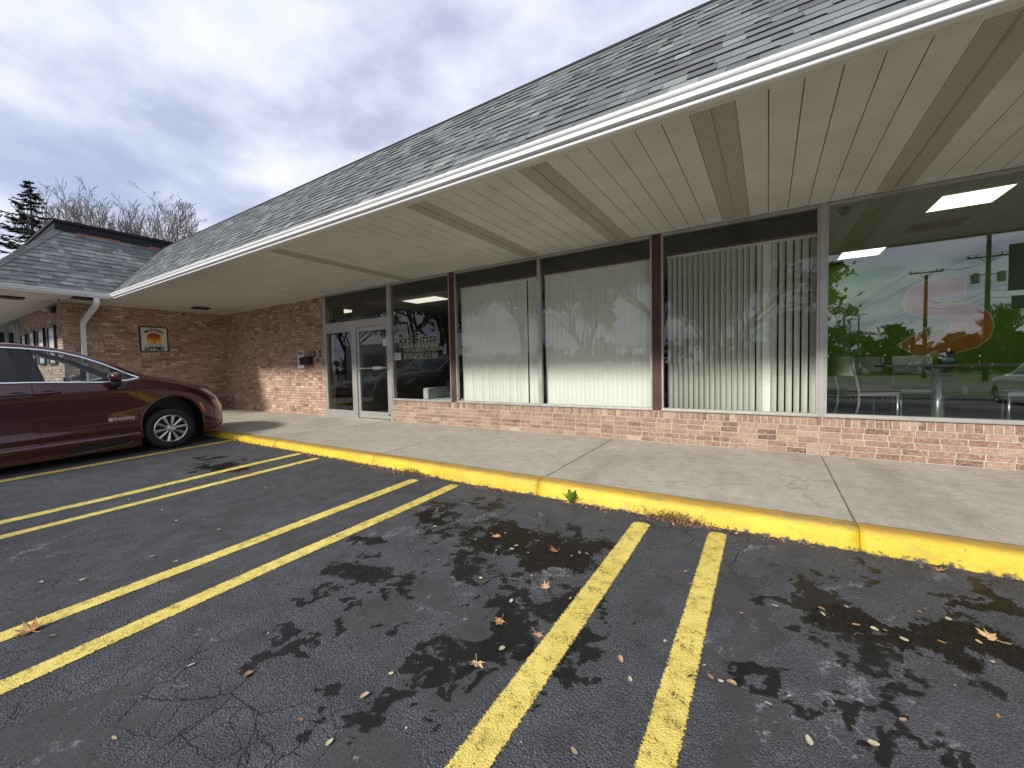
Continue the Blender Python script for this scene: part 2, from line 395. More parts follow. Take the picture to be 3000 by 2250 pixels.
def m_paint(name, col):
    n = NT(name); fl = n.noise(900, 2)
    n.set(Base_Color=n.mix(n.ramp(fl, [(.4, 0.), (.7, .25)]), col, tuple(min(1, c*2.2+.01) for c in col)), Metallic=.35, Roughness=.32, Coat_Weight=1.0, Coat_Roughness=.03); return n.m
M['maroon'] = m_paint('maroon_car_paint', (.052, .0025, .008))
M['silver'] = m_paint('silver_car_paint', (.30, .30, .31)); M['whitecar'] = m_paint('white_car_paint', (.60, .62, .62))
M['grass'] = simple('short_grass', (.035, .055, .016), .9, var=.4, vs=3)
M['road'] = simple('road_asphalt', (.06, .06, .062), .85, var=.2, vs=2)
M['intwall'] = simple('interior_grey_wall', (.20, .19, .17), .8)
M['intceil'] = simple('acoustic_ceiling_tile', (.50, .50, .46), .85, var=.06, vs=2)
M['intfloor'] = simple('dark_carpet', (.035, .033, .03), .9, var=.3, vs=10)
M['lampglow'] = simple('troffer_lens', (.8, .8, .75), .4, em=(1, .97, .86), es=2.3)
M['lampdim'] = simple('office_troffer_lens', (.8, .8, .75), .4, em=(1, .95, .80), es=.75)
M['green'] = simple('green_wall_paint', (.16, .34, .02), .7, var=.08, vs=2)
M['orange'] = simple('orange_mural_paint', (.80, .30, .03), .6)
M['lime'] = simple('lime_mural_outline', (.60, .90, .20), .5)
M['dkgreen'] = simple('dark_green_mural_paint', (.025, .06, .008), .6)
M['steel'] = simple('satin_chair_steel', (.55, .56, .58), .3, .8)
M['chairback'] = simple('pale_grey_backrest', (.82, .82, .78), .45)
M['seat'] = simple('brown_vinyl_seat', (.055, .045, .045), .45)
M['tabletop'] = simple('grey_laminate_top', (.20, .21, .22), .35)
M['red'] = simple('red_enamel', (.45, .01, .01), .3)
M['tag'] = simple('mint_tag', (.35, .75, .60), .6)
M['sofa'] = simple('light_grey_upholstery', (.50, .52, .50), .9, bump=.2)
M['pillow'] = simple('charcoal_cushion', (.05, .06, .065), .9)
M['bark'] = simple('grey_bark', (.15, .13, .12), .95, var=.3, vs=6)
M['bark2'] = simple('brown_bark', (.05, .035, .026), .95, var=.3, vs=6)
M['sash'] = simple('sign_blue', (.01, .06, .35), .4)
M['paper'] = simple('white_paper', (.75, .76, .76), .7)
M['ink'] = simple('black_ink', (.008, .008, .008), .5)
M['cream'] = simple('cream_sign_panel', (.70, .68, .58), .4, var=.04, vs=3)
def m_leaf(name, stops, vs=30):
    n = NT(name); o = n.N.new('ShaderNodeObjectInfo')
    col = n.ramp(o.outputs['Random'], stops)
    col = n.mix(n.ramp(n.noise(vs, 4, .7), [(.35, .6), (.65, 0.)]), col, n.mix(.6, col, (.10, .045, .015)))
    n.set(Base_Color=col, Roughness=.65); return n.m
M['leaf'] = m_leaf('dry_leaf', [(0, (.42, .20, .09)), (.35, (.55, .33, .15)), (.7, (.62, .48, .25)), (1, (.50, .25, .14))], 40)
M['palef'] = m_leaf('pale_dry_leaf', [(0, (.50, .46, .28)), (.4, (.58, .53, .38)), (.6, (.42, .28, .13)), (.8, (.34, .17, .08)), (1, (.50, .30, .18))], 60)
def m_fol(name, a, b):
    n = NT(name); s = n.attr('shade')
    n.set(Base_Color=n.ramp(s, [(0, a), (1, b)]), Roughness=.8); return n.m
M['litter'] = m_fol('dead_leaf_litter', (.16, .07, .04), (.50, .30, .18))
M['weed'] = m_fol('dandelion_green', (.09, .24, .02), (.26, .46, .06))
M['dryweed'] = m_fol('dry_weed', (.13, .10, .03), (.26, .17, .07))
M['needle'] = m_fol('spruce_needles', (.012, .022, .012), (.040, .058, .030))
M['foliage'] = m_fol('autumn_foliage', (.025, .045, .012), (.10, .13, .035))
WET= [[-1.999, 1.028, 0.066, 0.037, 0.052, -0.028], [-2.008, 0.983, 0.029, 0.016, 0.031, -0.016], [-2.023, 1.159, 0.077, 0.043, 0.031, -0.019], [-2.258, 1.378, 0.111, 0.061, 0.032, -0.02], [-2.392, 1.317, 0.034, 0.019, 0.023, -0.013], [-2.268, 1.496, 0.035, 0.019, 0.041, -0.028], [-6.299, 2.48, 0.304, 0.146, 0.277, -0.112], [-6.452, 2.858, 0.102, 0.047, 0.097, -0.044], [-7.103, 2.669, 0.193, 0.085, 0.112, -0.043], [-1.737, 2.525, 0.239, 0.125, 0.148, -0.22], [-1.191, 2.575, 0.266, 0.141, 0.1, -0.22], [-1.353, 2.358, 0.099, 0.053, 0.055, -0.097], [-1.169, 2.365, 0.083, 0.045, 0.034, -0.071], [-2.492, 2.615, 0.124, 0.064, 0.09, -0.097], [-1.754, 2.097, 0.088, 0.047, 0.07, -0.086], [-1.646, 2.007, 0.107, 0.058, 0.024, -0.03], [-1.397, 2.021, 0.019, 0.01, 0.057, -0.085], [-1.381, 1.93, 0.043, 0.024, 0.021, -0.03], [-2.333, 1.71, 0.139, 0.075, 0.088, -0.067], [-2.178, 1.72, 0.073, 0.04, 0.042, -0.034], [-1.986, 1.741, 0.071, 0.038, 0.041, -0.037], [-2.103, 1.611, 0.035, 0.019, 0.023, -0.018], [-1.951, 1.916, 0.027, 0.015, 0.025, -0.025], [-2.619, 2.021, 0.087, 0.047, 0.06, -0.047], [-2.243, 2.384, 0.12, 0.062, 0.042, -0.046], [-2.025, 2.355, 0.057, 0.03, 0.028, -0.033], [-2.613, 2.873, 0.107, 0.055, 0.055, -0.061], [-2.273, 3.075, 0.106, 0.053, 0.063, -0.087], [-1.269, 2.966, 0.058, 0.03, 0.027, -0.064], [-1.24, 2.031, 0.065, 0.036, 0.031, -0.052], [-1.219, 1.86, 0.051, 0.028, 0.061, -0.095], [-1.077, 2.038, 0.156, 0.086, 0.02, -0.039], [-1.031, 1.974, 0.101, 0.055, 0.027, -0.054], [-1.071, 1.79, 0.114, 0.063, 0.027, -0.046], [-1.098, 1.729, 0.093, 0.052, 0.029, -0.046], [-0.934, 1.955, 0.058, 0.032, 0.024, -0.052], [-1.165, 1.62, 0.073, 0.041, 0.029, -0.042], [-1.203, 1.516, 0.097, 0.054, 0.065, -0.085], [-1.173, 1.34, 0.026, 0.015, 0.026, -0.031], [-1.291, 1.307, 0.091, 0.051, 0.033, -0.035], [-1.362, 1.141, 0.074, 0.042, 0.033, -0.029], [-1.206, 1.268, 0.047, 0.027, 0.017, -0.019], [-0.98, 1.594, 0.068, 0.038, 0.052, -0.087], [-1.006, 1.49, 0.051, 0.029, 0.037, -0.056], [-1.016, 1.344, 0.046, 0.026, 0.018, -0.025], [-0.91, 1.476, 0.047, 0.027, 0.019, -0.032], [-0.729, 1.72, 0.079, 0.045, 0.035, -0.086], [-0.66, 1.751, 0.023, 0.013, 0.008, -0.022], [-0.704, 1.931, 0.022, 0.012, 0.037, -0.104], [-0.78, 2.144, 0.034, 0.019, 0.029, -0.08], [-1.363, 0.979, 0.061, 0.035, 0.05, -0.038], [-1.385, 0.924, 0.028, 0.016, 0.048, -0.034], [-1.124, 1.085, 0.024, 0.014, 0.014, -0.014], [-0.781, 1.401, 0.025, 0.014, 0.02, -0.037], [-0.684, 1.251, 0.014, 0.008, 0.005, -0.01], [-0.398, 1.999, 0.053, 0.03, 0.008, -0.041], [-1.631, 1.378, 0.049, 0.027, 0.027, -0.024], [-1.937, 1.465, 0.045, 0.025, 0.028, -0.022], [-2.013, 1.358, 0.025, 0.014, 0.045, -0.032], [-1.908, 1.606, 0.024, 0.013, 0.017, -0.015], [-1.456, 1.778, 0.023, 0.013, 0.012, -0.016], [-1.189, 2.254, 0.049, 0.026, 0.013, -0.026], [-1.345, 2.156, 0.026, 0.014, 0.018, -0.029], [-1.096, 1.197, 0.022, 0.013, 0.011, -0.012], [-0.936, 1.105, 0.02, 0.011, 0.01, -0.013], [0.142, 2.832, 0.046, 0.025, -0.005, -0.099], [0.333, 3.075, 0.047, 0.025, -0.005, -0.05], [0.444, 3.032, 0.034, 0.019, -0.006, -0.045], [0.025, 2.843, 0.028, 0.015, -0.0, -0.031], [0.056, 2.562, 0.058, 0.032, -0.002, -0.091], [0.223, 2.696, 0.089, 0.049, -0.007, -0.093], [0.283, 2.589, 0.076, 0.042, -0.009, -0.084], [0.422, 2.647, 0.083, 0.046, -0.01, -0.069], [0.43, 2.597, 0.098, 0.055, -0.014, -0.089], [0.584, 2.614, 0.164, 0.091, -0.028, -0.129], [0.767, 2.652, 0.197, 0.11, -0.044, -0.158], [0.883, 2.614, 0.134, 0.076, -0.047, -0.142], [0.999, 3.082, 0.141, 0.078, -0.053, -0.169], [0.326, 2.405, 0.05, 0.028, -0.012, -0.092], [0.344, 2.324, 0.048, 0.027, -0.008, -0.06], [0.452, 2.4, 0.037, 0.021, -0.011, -0.062], [0.197, 2.357, 0.035, 0.019, -0.002, -0.029], [0.038, 1.957, 0.065, 0.037, -0.001, -0.057], [0.206, 1.966, 0.058, 0.033, -0.003, -0.031], [0.308, 1.981, 0.032, 0.018, -0.004, -0.028], [0.456, 2.16, 0.062, 0.036, -0.012, -0.061], [0.387, 2.162, 0.043, 0.024, -0.004, -0.023], [0.194, 1.844, 0.027, 0.016, -0.002, -0.023], [0.46, 1.964, 0.039, 0.022, -0.011, -0.05], [0.337, 1.808, 0.05, 0.029, -0.015, -0.086], [0.355, 1.76, 0.046, 0.027, -0.007, -0.039], [0.48, 1.849, 0.06, 0.035, -0.014, -0.057], [0.55, 1.874, 0.031, 0.018, -0.009, -0.032], [0.295, 1.818, 0.027, 0.016, -0.004, -0.023], [0.57, 3.297, 0.064, 0.034, -0.007, -0.043], [0.791, 3.127, 0.032, 0.018, -0.01, -0.042], [0.796, 3.534, 0.039, 0.021, -0.007, -0.034]]
SALT= [[-2.462, 0.94, 0.05, 0.028, 0.027, -0.011], [-2.341, 0.811, 0.018, 0.01, 0.02, -0.008], [-2.188, 0.632, 0.048, 0.028, 0.033, -0.011], [-2.117, 0.403, 0.042, 0.024, 0.047, -0.01], [-2.595, 0.349, 0.104, 0.06, 0.032, -0.005], [-4.889, 0.607, 0.137, 0.076, 0.221, -0.03], [-1.284, 2.007, 0.044, 0.024, 0.028, -0.046], [-2.717, 2.704, 0.07, 0.036, 0.059, -0.06], [-2.435, 2.934, 0.106, 0.054, 0.054, -0.066], [-2.723, 2.006, 0.059, 0.032, 0.069, -0.052], [-2.485, 2.236, 0.09, 0.048, 0.059, -0.054], [-1.45, 1.67, 0.06, 0.033, 0.035, -0.042], [-1.16, 2.256, 0.103, 0.056, 0.033, -0.065], [-1.614, 1.827, 0.056, 0.03, 0.036, -0.042], [-2.084, 2.815, 0.081, 0.041, 0.054, -0.074], [-1.667, 3.027, 0.063, 0.032, 0.03, -0.055], [-1.236, 0.878, 0.033, 0.019, 0.026, -0.02], [0.349, 2.129, 0.078, 0.044, -0.016, -0.106], [0.492, 2.733, 0.062, 0.034, -0.009, -0.051], [0.365, 1.962, 0.032, 0.019, -0.005, -0.029], [0.306, 2.806, 0.086, 0.047, -0.01, -0.094], [-0.172, 2.142, 0.068, 0.038, 0.008, -0.094], [0.012, 1.672, 0.038, 0.022, -0.0, -0.055], [0.525, 2.343, 0.067, 0.038, -0.013, -0.061], [0.333, 2.194, 0.029, 0.017, -0.004, -0.028], [0.928, 3.382, 0.06, 0.033, -0.013, -0.048], [0.503, 3.378, 0.067, 0.036, -0.007, -0.046], [0.525, 1.969, 0.121, 0.07, -0.016, -0.063], [0.131, 1.838, 0.053, 0.03, -0.003, -0.053], [-0.129, 3.17, 0.096, 0.051, 0.004, -0.098]]
TAR= [(0.09, [[-3.821, 0.341], [-3.691, 0.482], [-3.686, 0.655], [-3.658, 0.95], [-3.698, 1.264], [-3.894, 1.479], [-4.276, 1.714], [-4.234, 1.965]]), (0.12, [[-5.039, 0.682], [-4.302, 0.621]]), (0.12, [[-3.396, 1.096], [-3.077, 1.074]]), (0.07, [[-3.474, 1.601], [-2.808, 1.9]]), (0.16, [[-2.414, 0.32], [-2.085, 0.316]]), (0.12, [[-3.371, 0.472], [-3.074, 0.425]]), (0.09, [[-1.884, 1.255], [-1.817, 1.467], [-1.849, 1.699], [-1.58, 1.751], [-1.288, 1.719], [-1.174, 1.633], [-1.148, 1.368], [-1.206, 1.23], [-1.318, 1.048], [-1.298, 0.915], [-1.205, 0.829]]), (0.1, [[-0.098, 2.677], [-0.098, 2.234], [-0.108, 1.809], [-0.082, 1.483]]), (0.1, [[-1.285, 1.571], [-0.815, 1.53]])]
MAPLE= [(-3.37, 0.4), (-1.79, 2.54), (-1.28, 2.54), (-1.19, 1.72), (-0.97, 1.72), (-1.12, 1.42), (0.89, 3.4), (0.89, 2.73), (-1.12, 2.1), (-1.6, 3.44), (-6.57, 2.19)]
SMALL= [(-3.21, 0.45), (-5.01, 1.46), (-5.73, 1.4), (-7.96, 1.21), (-7.57, 1.18), (-4.08, 0.54), (-3.87, 0.69), (-1.99, 0.85), (-1.55, 0.84), (-2.1, 0.43), (-1.36, 0.84), (-4.54, 1.42), (-3.95, 1.52), (-3.86, 1.05), (-3.61, 1.11), (-2.29, 0.74), (-1.75, 2.62), (-1.89, 2.42), (-1.56, 2.48), (-1.65, 2.35), (-1.56, 2.42), (-1.43, 2.43), (-1.14, 2.53), (-1.11, 2.6), (-1.06, 2.61), (-2.34, 2.45), (-1.26, 2.18), (-1.53, 2.0), (-1.23, 1.89), (-0.95, 2.08), (-1.07, 1.55), (-1.42, 1.18), (-1.42, 1.04), (-0.41, 1.98), (-0.36, 2.01), (-0.49, 1.67), (-0.57, 1.26), (-0.56, 1.76), (-3.75, 2.62), (-0.27, 2.31), (0.04, 2.54), (0.25, 2.63), (0.36, 2.71), (0.25, 2.58), (-0.11, 2.39), (0.38, 2.55), (0.45, 2.56), (0.49, 2.57), (0.55, 2.53), (0.69, 2.59), (0.67, 2.83), (0.77, 2.82), (0.83, 2.67), (0.83, 2.53), (-0.23, 1.91), (-0.2, 1.85), (-0.16, 1.85), (-0.12, 1.86), (0.08, 1.9), (0.43, 1.98), (0.13, 1.71), (0.32, 1.81), (0.04, 3.46), (-0.13, 3.15), (-0.38, 2.55), (-0.43, 2.68), (0.27, 3.41), (-0.19, 3.42), (0.73, 2.17), (0.01, 1.82)]
# ---------------- ground ----------------
def lotz(x, y):
    t = np.clip((-2-np.asarray(x, dtype=float))/5, 0, 1); t = t*t*(3-2*t)
    return -1.29+.033*(np.asarray(y, dtype=float)-3.5)+.035*t
def walkz(y): return -1.10-.02*(5.9-y)
def ellfield(X, Y, E, soft=1.0):
    F = np.zeros_like(X)
    for cx, cy, ax, ay, bx, by in E:
        d = ax*by-ay*bx
        if abs(d) < 1e-7: continue
        u = ((X-cx)*by-(Y-cy)*bx)/d; v = (-(X-cx)*ay+(Y-cy)*ax)/d
        r = np.sqrt(u*u+v*v); F = np.maximum(F, np.clip(1.36-.78*r*soft, 0, 1.2))
    return F
def polyfield(X, Y, T):
    F = np.zeros_like(X)
    for w, P in T:
        for (x0, y0), (x1, y1) in zip(P[:-1], P[1:]):
            dx, dy = x1-x0, y1-y0; t = np.clip(((X-x0)*dx+(Y-y0)*dy)/(dx*dx+dy*dy+1e-9), 0, 1)
            d = np.hypot(X-x0-t*dx, Y-y0-t*dy); F = np.maximum(F, np.clip(1.0-.5*d/w, 0, 1))
    return F
def warp(X, Y, seed, amp):
    R = np.random.default_rng(seed); A = np.zeros_like(X); B = np.zeros_like(X)
    for wl, a in ((.42, .050), (.22, .030), (.12, .018), (.07, .011), (.05, .007)):
        for _ in range(4):
            th, ph, p2 = R.uniform(0, 6.28, 3); k = 2*PI/(wl*R.uniform(.75, 1.3)); u = k*(X*np.cos(th)+Y*np.sin(th))
            A += amp*a*np.sin(u+ph)*.6; B += amp*a*np.cos(u+p2)*.6
    return X+A, Y+B
def build_lot():
    xs = np.concatenate([np.linspace(-70, -16, 12)[:-1], np.linspace(-16, -9, 29)[:-1], np.arange(-9, 2.4, .022), np.linspace(2.42, 10, 20), np.linspace(14, 70, 10)])
    ys = np.concatenate([np.linspace(-13, -.4, 16)[:-1], np.arange(-.4, 3.50, .022), [3.56]])
    X, Y = np.meshgrid(xs, ys); Z = lotz(X, Y)
    Z = Z+.004*np.sin(X*3.1+1)*np.cos(Y*2.3)
    h, w = X.shape
    me = bpy.data.meshes.new('parking_lot')
    v = np.stack([X, Y, Z], -1).reshape(-1, 3)
    idx = np.arange(h*w).reshape(h, w)
    f = np.stack([idx[:-1, :-1], idx[:-1, 1:], idx[1:, 1:], idx[1:, :-1]], -1).reshape(-1, 4)
    me.vertices.add(len(v)); me.vertices.foreach_set('co', v.ravel())
    me.loops.add(f.size); me.loops.foreach_set('vertex_index', f.ravel())
    me.polygons.add(len(f)); me.polygons.foreach_set('loop_start', np.arange(0, f.size, 4)); me.polygons.foreach_set('loop_total', np.full(len(f), 4))
    me.polygons.foreach_set('use_smooth', np.ones(len(f), bool))
    me.update(); me.validate()
    def at(n, F): a = me.attributes.new(n, 'FLOAT', 'POINT'); a.data.foreach_set('value', F.astype(np.float32).ravel())
    at('wet', ellfield(*warp(X, Y, 3, 1.25), WET)); at('moss', ellfield(X, Y, [WET[i] for i in (6, 9, 10, 11, 12, 13, 71, 72, 73, 74, 75, 76, 77)])); at('salt', ellfield(*warp(X, Y, 5, 1.5), SALT)); at('tar', polyfield(*warp(X, Y, 9, 1.4), TAR))
    c = ellfield(X, Y, [(-2.6, .55, .7, .1, -.1, .45), (-3.6, .5, .6, 0, 0, .3), (-1.5, .6, .5, 0, 0, .3)])
    at('crack', c)
    me.materials.append(M['asphalt'])
    o = bpy.data.objects.new('parking_lot', me); COL.objects.link(o); struct(o)
build_lot()
mb = MB(); mb.quad((-3000, -3000, -1.98), (3000, -3000, -1.98), (3000, 3000, -1.98), (-3000, 3000, -1.98)); struct(obj('ground', mb, M['grass']))
mb = MB(); mb.quad((-1500, -33, -1.95), (1500, -33, -1.95), (1500, -21, -1.95), (-1500, -21, -1.95)); struct(obj('road', mb, M['road']))
mb = MB(); mb.box(-15, 60, -13.2, -13, -2.1, -1.70); struct(obj('kerb', mb, M['concrete']))

def strip(name, x0, x1, y0, y1):
    n = max(2, int((y1-y0)/.06)); w = 11; e = .016; vs = []; ed = []; fs = []
    for i in range(n+1):
        y = y0+(y1-y0)*i/n
        for k in range(w):
            t = -1+2*k/(w-1); x = (x0+x1)/2+t*((x1-x0)/2+e)
            vs.append((x, y, float(lotz(x, y))+.0045+.004*math.sin(x*3.1+1)*math.cos(y*2.3)))
            ty = max(0, 1-(y-y0)/.05, 1-(y1-y)/.05) if (i in (0, n)) else 0
            ed.append(max(abs(t)**1.5, ty))
    for i in range(n):
        for k in range(w-1): fs.append((i*w+k, i*w+k+1, (i+1)*w+k+1, (i+1)*w+k))
    me = bpy.data.meshes.new(name); me.from_pydata(vs, [], fs); a = me.attributes.new('edge', 'FLOAT', 'POINT'); a.data.foreach_set('value', ed)
    me.polygons.foreach_set('use_smooth', [True]*len(fs)); me.materials.append(M['line']); me.update()
    o = bpy.data.objects.new(name, me); COL.objects.link(o); return struct(o)
for x0, x1, y0, y1 in ((-8.43, -8.26, -1.8, 3.50), (-6.08, -5.96, -1.8, 3.45), (-5.54, -5.44, -1.8, 3.40), (-3.50, -3.39, -1.8, 3.33), (-2.96, -2.85, -1.8, 3.385), (-.92, -.80, -1.8, 3.315), (-.365, -.26, -1.8, 3.39), (1.62, 1.73, -1.8, 3.35), (2.15, 2.26, -1.8, 3.35)):
    strip('parking_line', x0, x1, y0, y1)

# curb and sidewalk, cut at the joints
JX = [-12.45, -11.92, -9.42, -6.93, -4.437, -1.941, .533, 3.03, 5.5, 8.0]
def curb():
    prof = [(3.665, 0), (3.60, 0), (3.555, -.004), (3.535, -.016), (3.522, -.036), (3.505, -.08), (3.488, -.12), (3.472, -.20)]
    pe = [0, 0, 0, .1, .25, .5, .8, 1.0]; ptop = [1, 1, .9, .5, 0, 0, 0, 0]
    vs, fs, ed, tp = [], [], [], []
    for a, b in zip(JX[:-1], JX[1:]):
        n = max(2, int((b-a)/.06)); base = len(vs); w = len(prof)
        for i in range(n+1):
            x = a+.0015+(b-a-.003)*i/n
            wob = .006*math.sin(x*2.7)+.004*math.sin(x*7.1+1)
            for k, (y, dz) in enumerate(prof):
                jit = rng.normal(0, .0022) if 1 < k < 7 else 0
                zt = walkz(3.6)+dz+(.003*math.sin(x*1.3) if k > 1 else 0)
                g = float(lotz(x, 3.48)); pr = min(1.3, max(0, (walkz(3.6)+dz-(g))/.15)); 
                vs.append((x, y+wob*(k > 1)+jit, zt+jit*.6)); ed.append(1-pr if dz > -.15 else 1.2); tp.append(ptop[k])
        for i in range(n):
            for k in range(w-1): fs.append((base+i*w+k, base+(i+1)*w+k, base+(i+1)*w+k+1, base+i*w+k+1))
        fs.append(tuple(base+k for k in range(w))); fs.append(tuple(base+n*w+k for k in range(w))[::-1])
    me = bpy.data.meshes.new('curb'); me.from_pydata(vs, [], fs)
    for nm, d in (('edge', ed), ('top', tp)):
        a = me.attributes.new(nm, 'FLOAT', 'POINT'); a.data.foreach_set('value', d)
    me.polygons.foreach_set('use_smooth', [len(f) == 4 for f in fs]); me.materials.append(M['curb']); me.update()
    o = bpy.data.objects.new('curb', me); COL.objects.link(o); struct(o)
curb()
def sidewalk():
    mb = MB()
    for a, b in zip([-14.3]+JX[:-1], JX):
        x0, x1 = a+.005, b-.005; z0, z1 = walkz(3.665), walkz(5.95); r = .008
        P = [[(x0, 3.667, z0-.2), (x0, 3.667, z0-r), (x0+r, 3.667, z0), (x1-r, 3.667, z0), (x1, 3.667, z0-r), (x1, 3.667, z0-.2)],
             [(x0, 5.95, z1-.2), (x0, 5.95, z1-r), (x0+r, 5.95, z1), (x1-r, 5.95, z1), (x1, 5.95, z1-r), (x1, 5.95, z1-.2)]]
        mb.grid(P)
    # apron in front of the corner shop
    mb.box(-30, -12.46, 1.0, 3.6665, -1.5, -1.146); mb.box(-30, -14.31, 3.667, 3.9, -1.5, -1.15)
    struct(obj('sidewalk', mb, M['concrete']))
    mb = MB(); mb.box(-12.6, 8, 3.70, 5.9, -1.5, -1.25); struct(obj('joint_bed', mb, M['black']))
sidewalk()
mb = MB(); mb.box(-12.457, -12.34, .9, 3.47, -1.5, -1.147); o = struct(obj('curb_return', mb, M['curb']))
mb = MB(); mb.box(-30, -12.34, .86, .995, -1.5, -1.147); struct(obj('curb_front', mb, M['curb']))

# ---------------- brickwork ----------------
def bricks(mb, O, U, V, N, L, H, hdr=.15, rowlock=False, skip=None, seed=1, jit=.0012, dark=None):
    """individual bricks laid on the wall plane; O lower corner, U along, V up, N outwards"""
    R = random.Random(seed); O, U, V, N = Vector(O), Vector(U), Vector(V), Vector(N); J = .0095; C = .0677
    def one(u0, u1, v0, v1):
        if skip and skip((u0+u1)/2, (v0+v1)/2): return
        d = .006+R.uniform(-jit, jit); e = .002
        a = [O+U*(u0)+V*(v0), O+U*(u1)+V*(v0), O+U*(u1)+V*(v1), O+U*(u0)+V*(v1)]
        b = [O+U*(u0+e)+V*(v0+e)+N*d, O+U*(u1-e)+V*(v0+e)+N*(d+R.uniform(-.0006, .0006)), O+U*(u1-e)+V*(v1-e)+N*d, O+U*(u0+e)+V*(v1-e)+N*(d+R.uniform(-.0006, .0006))]
        s = min(1, max(0, R.gauss(.52, .23)))
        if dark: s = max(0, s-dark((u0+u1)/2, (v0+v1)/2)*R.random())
        mb.add(a+b, [(4, 5, 6, 7), (0, 1, 5, 4), (1, 2, 6, 5), (2, 3, 7, 6), (3, 0, 4, 7)], s)
    top = H
    if rowlock:
        top = H-.103; u = 0
        while u < L-.02:
            w = .0583+R.uniform(-.003, .003); one(u, min(u+w, L), top, H-.002); u += w+J
    k = 0; v = 0
    v = top-math.floor(top/C)*C-C
    while v < top-.012:
        v0, v1 = max(v, 0), v+C-J
        if v1 > v0+.01:
            u = -R.choice([.0, .05, .1]) if hdr > .2 else -(.1015 if k % 2 else 0)
            while u < L-.012:
                w = .092 if R.random() < hdr else .1935
                w += R.uniform(-.002, .002)
                if u+w > .012: one(max(u, 0), min(u+w, L), v0, v1)
                u += w+J
        v += C; k += 1

# ---------------- main storefront ----------------
WY = 5.9; ZH = 1.79; XL = -14.15; XR = 6.6
B = thing('storefront_building', 'long low brick storefront with shingled mansard roof and a row of tall shop windows', 'building', (-4, 9, -1.1))
# brick walls of the main front
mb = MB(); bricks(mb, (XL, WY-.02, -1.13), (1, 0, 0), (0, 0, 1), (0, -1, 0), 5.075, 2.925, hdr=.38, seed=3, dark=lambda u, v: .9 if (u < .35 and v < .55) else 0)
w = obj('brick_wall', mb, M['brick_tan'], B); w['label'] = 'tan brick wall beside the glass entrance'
m2 = MB(); m2.box(XL-.1, -9.075, WY-.0195, WY+.2, -1.5, ZH+.02); obj('mortar_bed', m2, M['mortar_dark'], w)
mb = MB(); bricks(mb, (-6.70, 5.86, -1.13), (1, 0, 0), (0, 0, 1), (0, -1, 0), XR+6.70, .478, hdr=.06, rowlock=True, seed=5)
w = obj('brick_base_wall', mb, M['brick_pink'], B); w['label'] = 'low pinkish brick wall under the windows'
m2 = MB(); m2.box(-6.70, XR, 5.8605, WY+.12, -1.5, -.655); obj('mortar_bed', m2, M['mortar'], w)

# soffit: panels with gaps, vents
def soffit():
    s = MB(); back = MB(); back.box(-13.17, XR, 3.24, 5.875, ZH+.010, ZH+.03); back.box(-13.2, -13.165, 3.2, 5.87, ZH+.004, ZH+.02)
    root = obj('soffit', s_main(s), M['soffit'], B); obj('gap_backing', back, M['joint'], root)
    for k in (1, 0, -1, -2, -4):
        x = -.488+1.457*k; v = MB()
        for a, b in ((0, .135), (.141, .147), (.153, .288)):
            v.box(x+a, x+b, 3.236, 5.87, ZH-(.001 if b-a > .02 else .004), ZH+.012)
        v.box(x, x+.288, 3.238, 5.868, ZH+.006, ZH+.011); obj('vent_strip', v, M['vent'], root)
def s_main(s):
    base = -.199; x = base
    marks = []
    x = -.488+1.457*1+.288
    segs = []
    # rightwards from vent k=1, leftwards down to the corner
    def fill(x0, x1, n):
        w = (x1-x0)/n
        for i in range(n): segs.append((x0+i*w, x0+(i+1)*w))
    vents = {k: -.488+1.457*k for k in (1, 0, -1, -2, -4)}
    fill(vents[1]+.288, XR, 26)
    fill(vents[0]+.288, vents[1], 6); fill(vents[-1]+.288, vents[0], 6); fill(vents[-2]+.288, vents[-1], 6)
    fill(vents[-4]+.288, vents[-2], 14); fill(-13.16, vents[-4], 35)
    for a, b in segs: s.box(a+.0035, b-.0035, 3.236, 5.87, ZH, ZH+.012)
    s.box(-13.16, XR, 3.135, 3.2355, ZH-.004, ZH+.02)      # front trim
    return s
soffit()
# wall trim at the soffit, header dark line
mb = MB(); mb.box(XL, -9.075, 5.862, 5.8765, ZH-.03, ZH); mb.box(-9.07, XR, 5.845, 5.86, ZH-.006, ZH); obj('soffit_trim', mb, M['soffit'], B)

# gutter
def gutter(name, path, mat, parent):
    """K profile swept along a polyline; outward normal is right-hand side of the path"""
    prof = [(0.0, 1.762), (.050, 1.762), (.054, 1.768), (.054, 1.786), (.060, 1.80), (.078, 1.823), (.098, 1.84), (.104, 1.852), (.104, 1.868), (.096, 1.871), (.092, 1.864), (.085, 1.80), (0.002, 1.78)]
    P = []
    n = len(path)
    for i, (x, y) in enumerate(path):
        d0 = Vector(path[i])-Vector(path[i-1]) if i else Vector(path[1])-Vector(path[0])
        d1 = Vector(path[i+1])-Vector(path[i]) if i < n-1 else d0
        d0.normalize(); d1.normalize(); n0 = Vector((d0.y, -d0.x)); n1 = Vector((d1.y, -d1.x)); m = (n0+n1); m = m/(m.dot(n0))
        P.append([(x+m.x*o, y+m.y*o, z) for o, z in prof])
    mb = MB(); mb.grid(P); return obj(name, mb, mat, parent)
gutter('gutter', [(-13.03+.05, 3.134), (XR, 3.134)], M['gutter'], B)

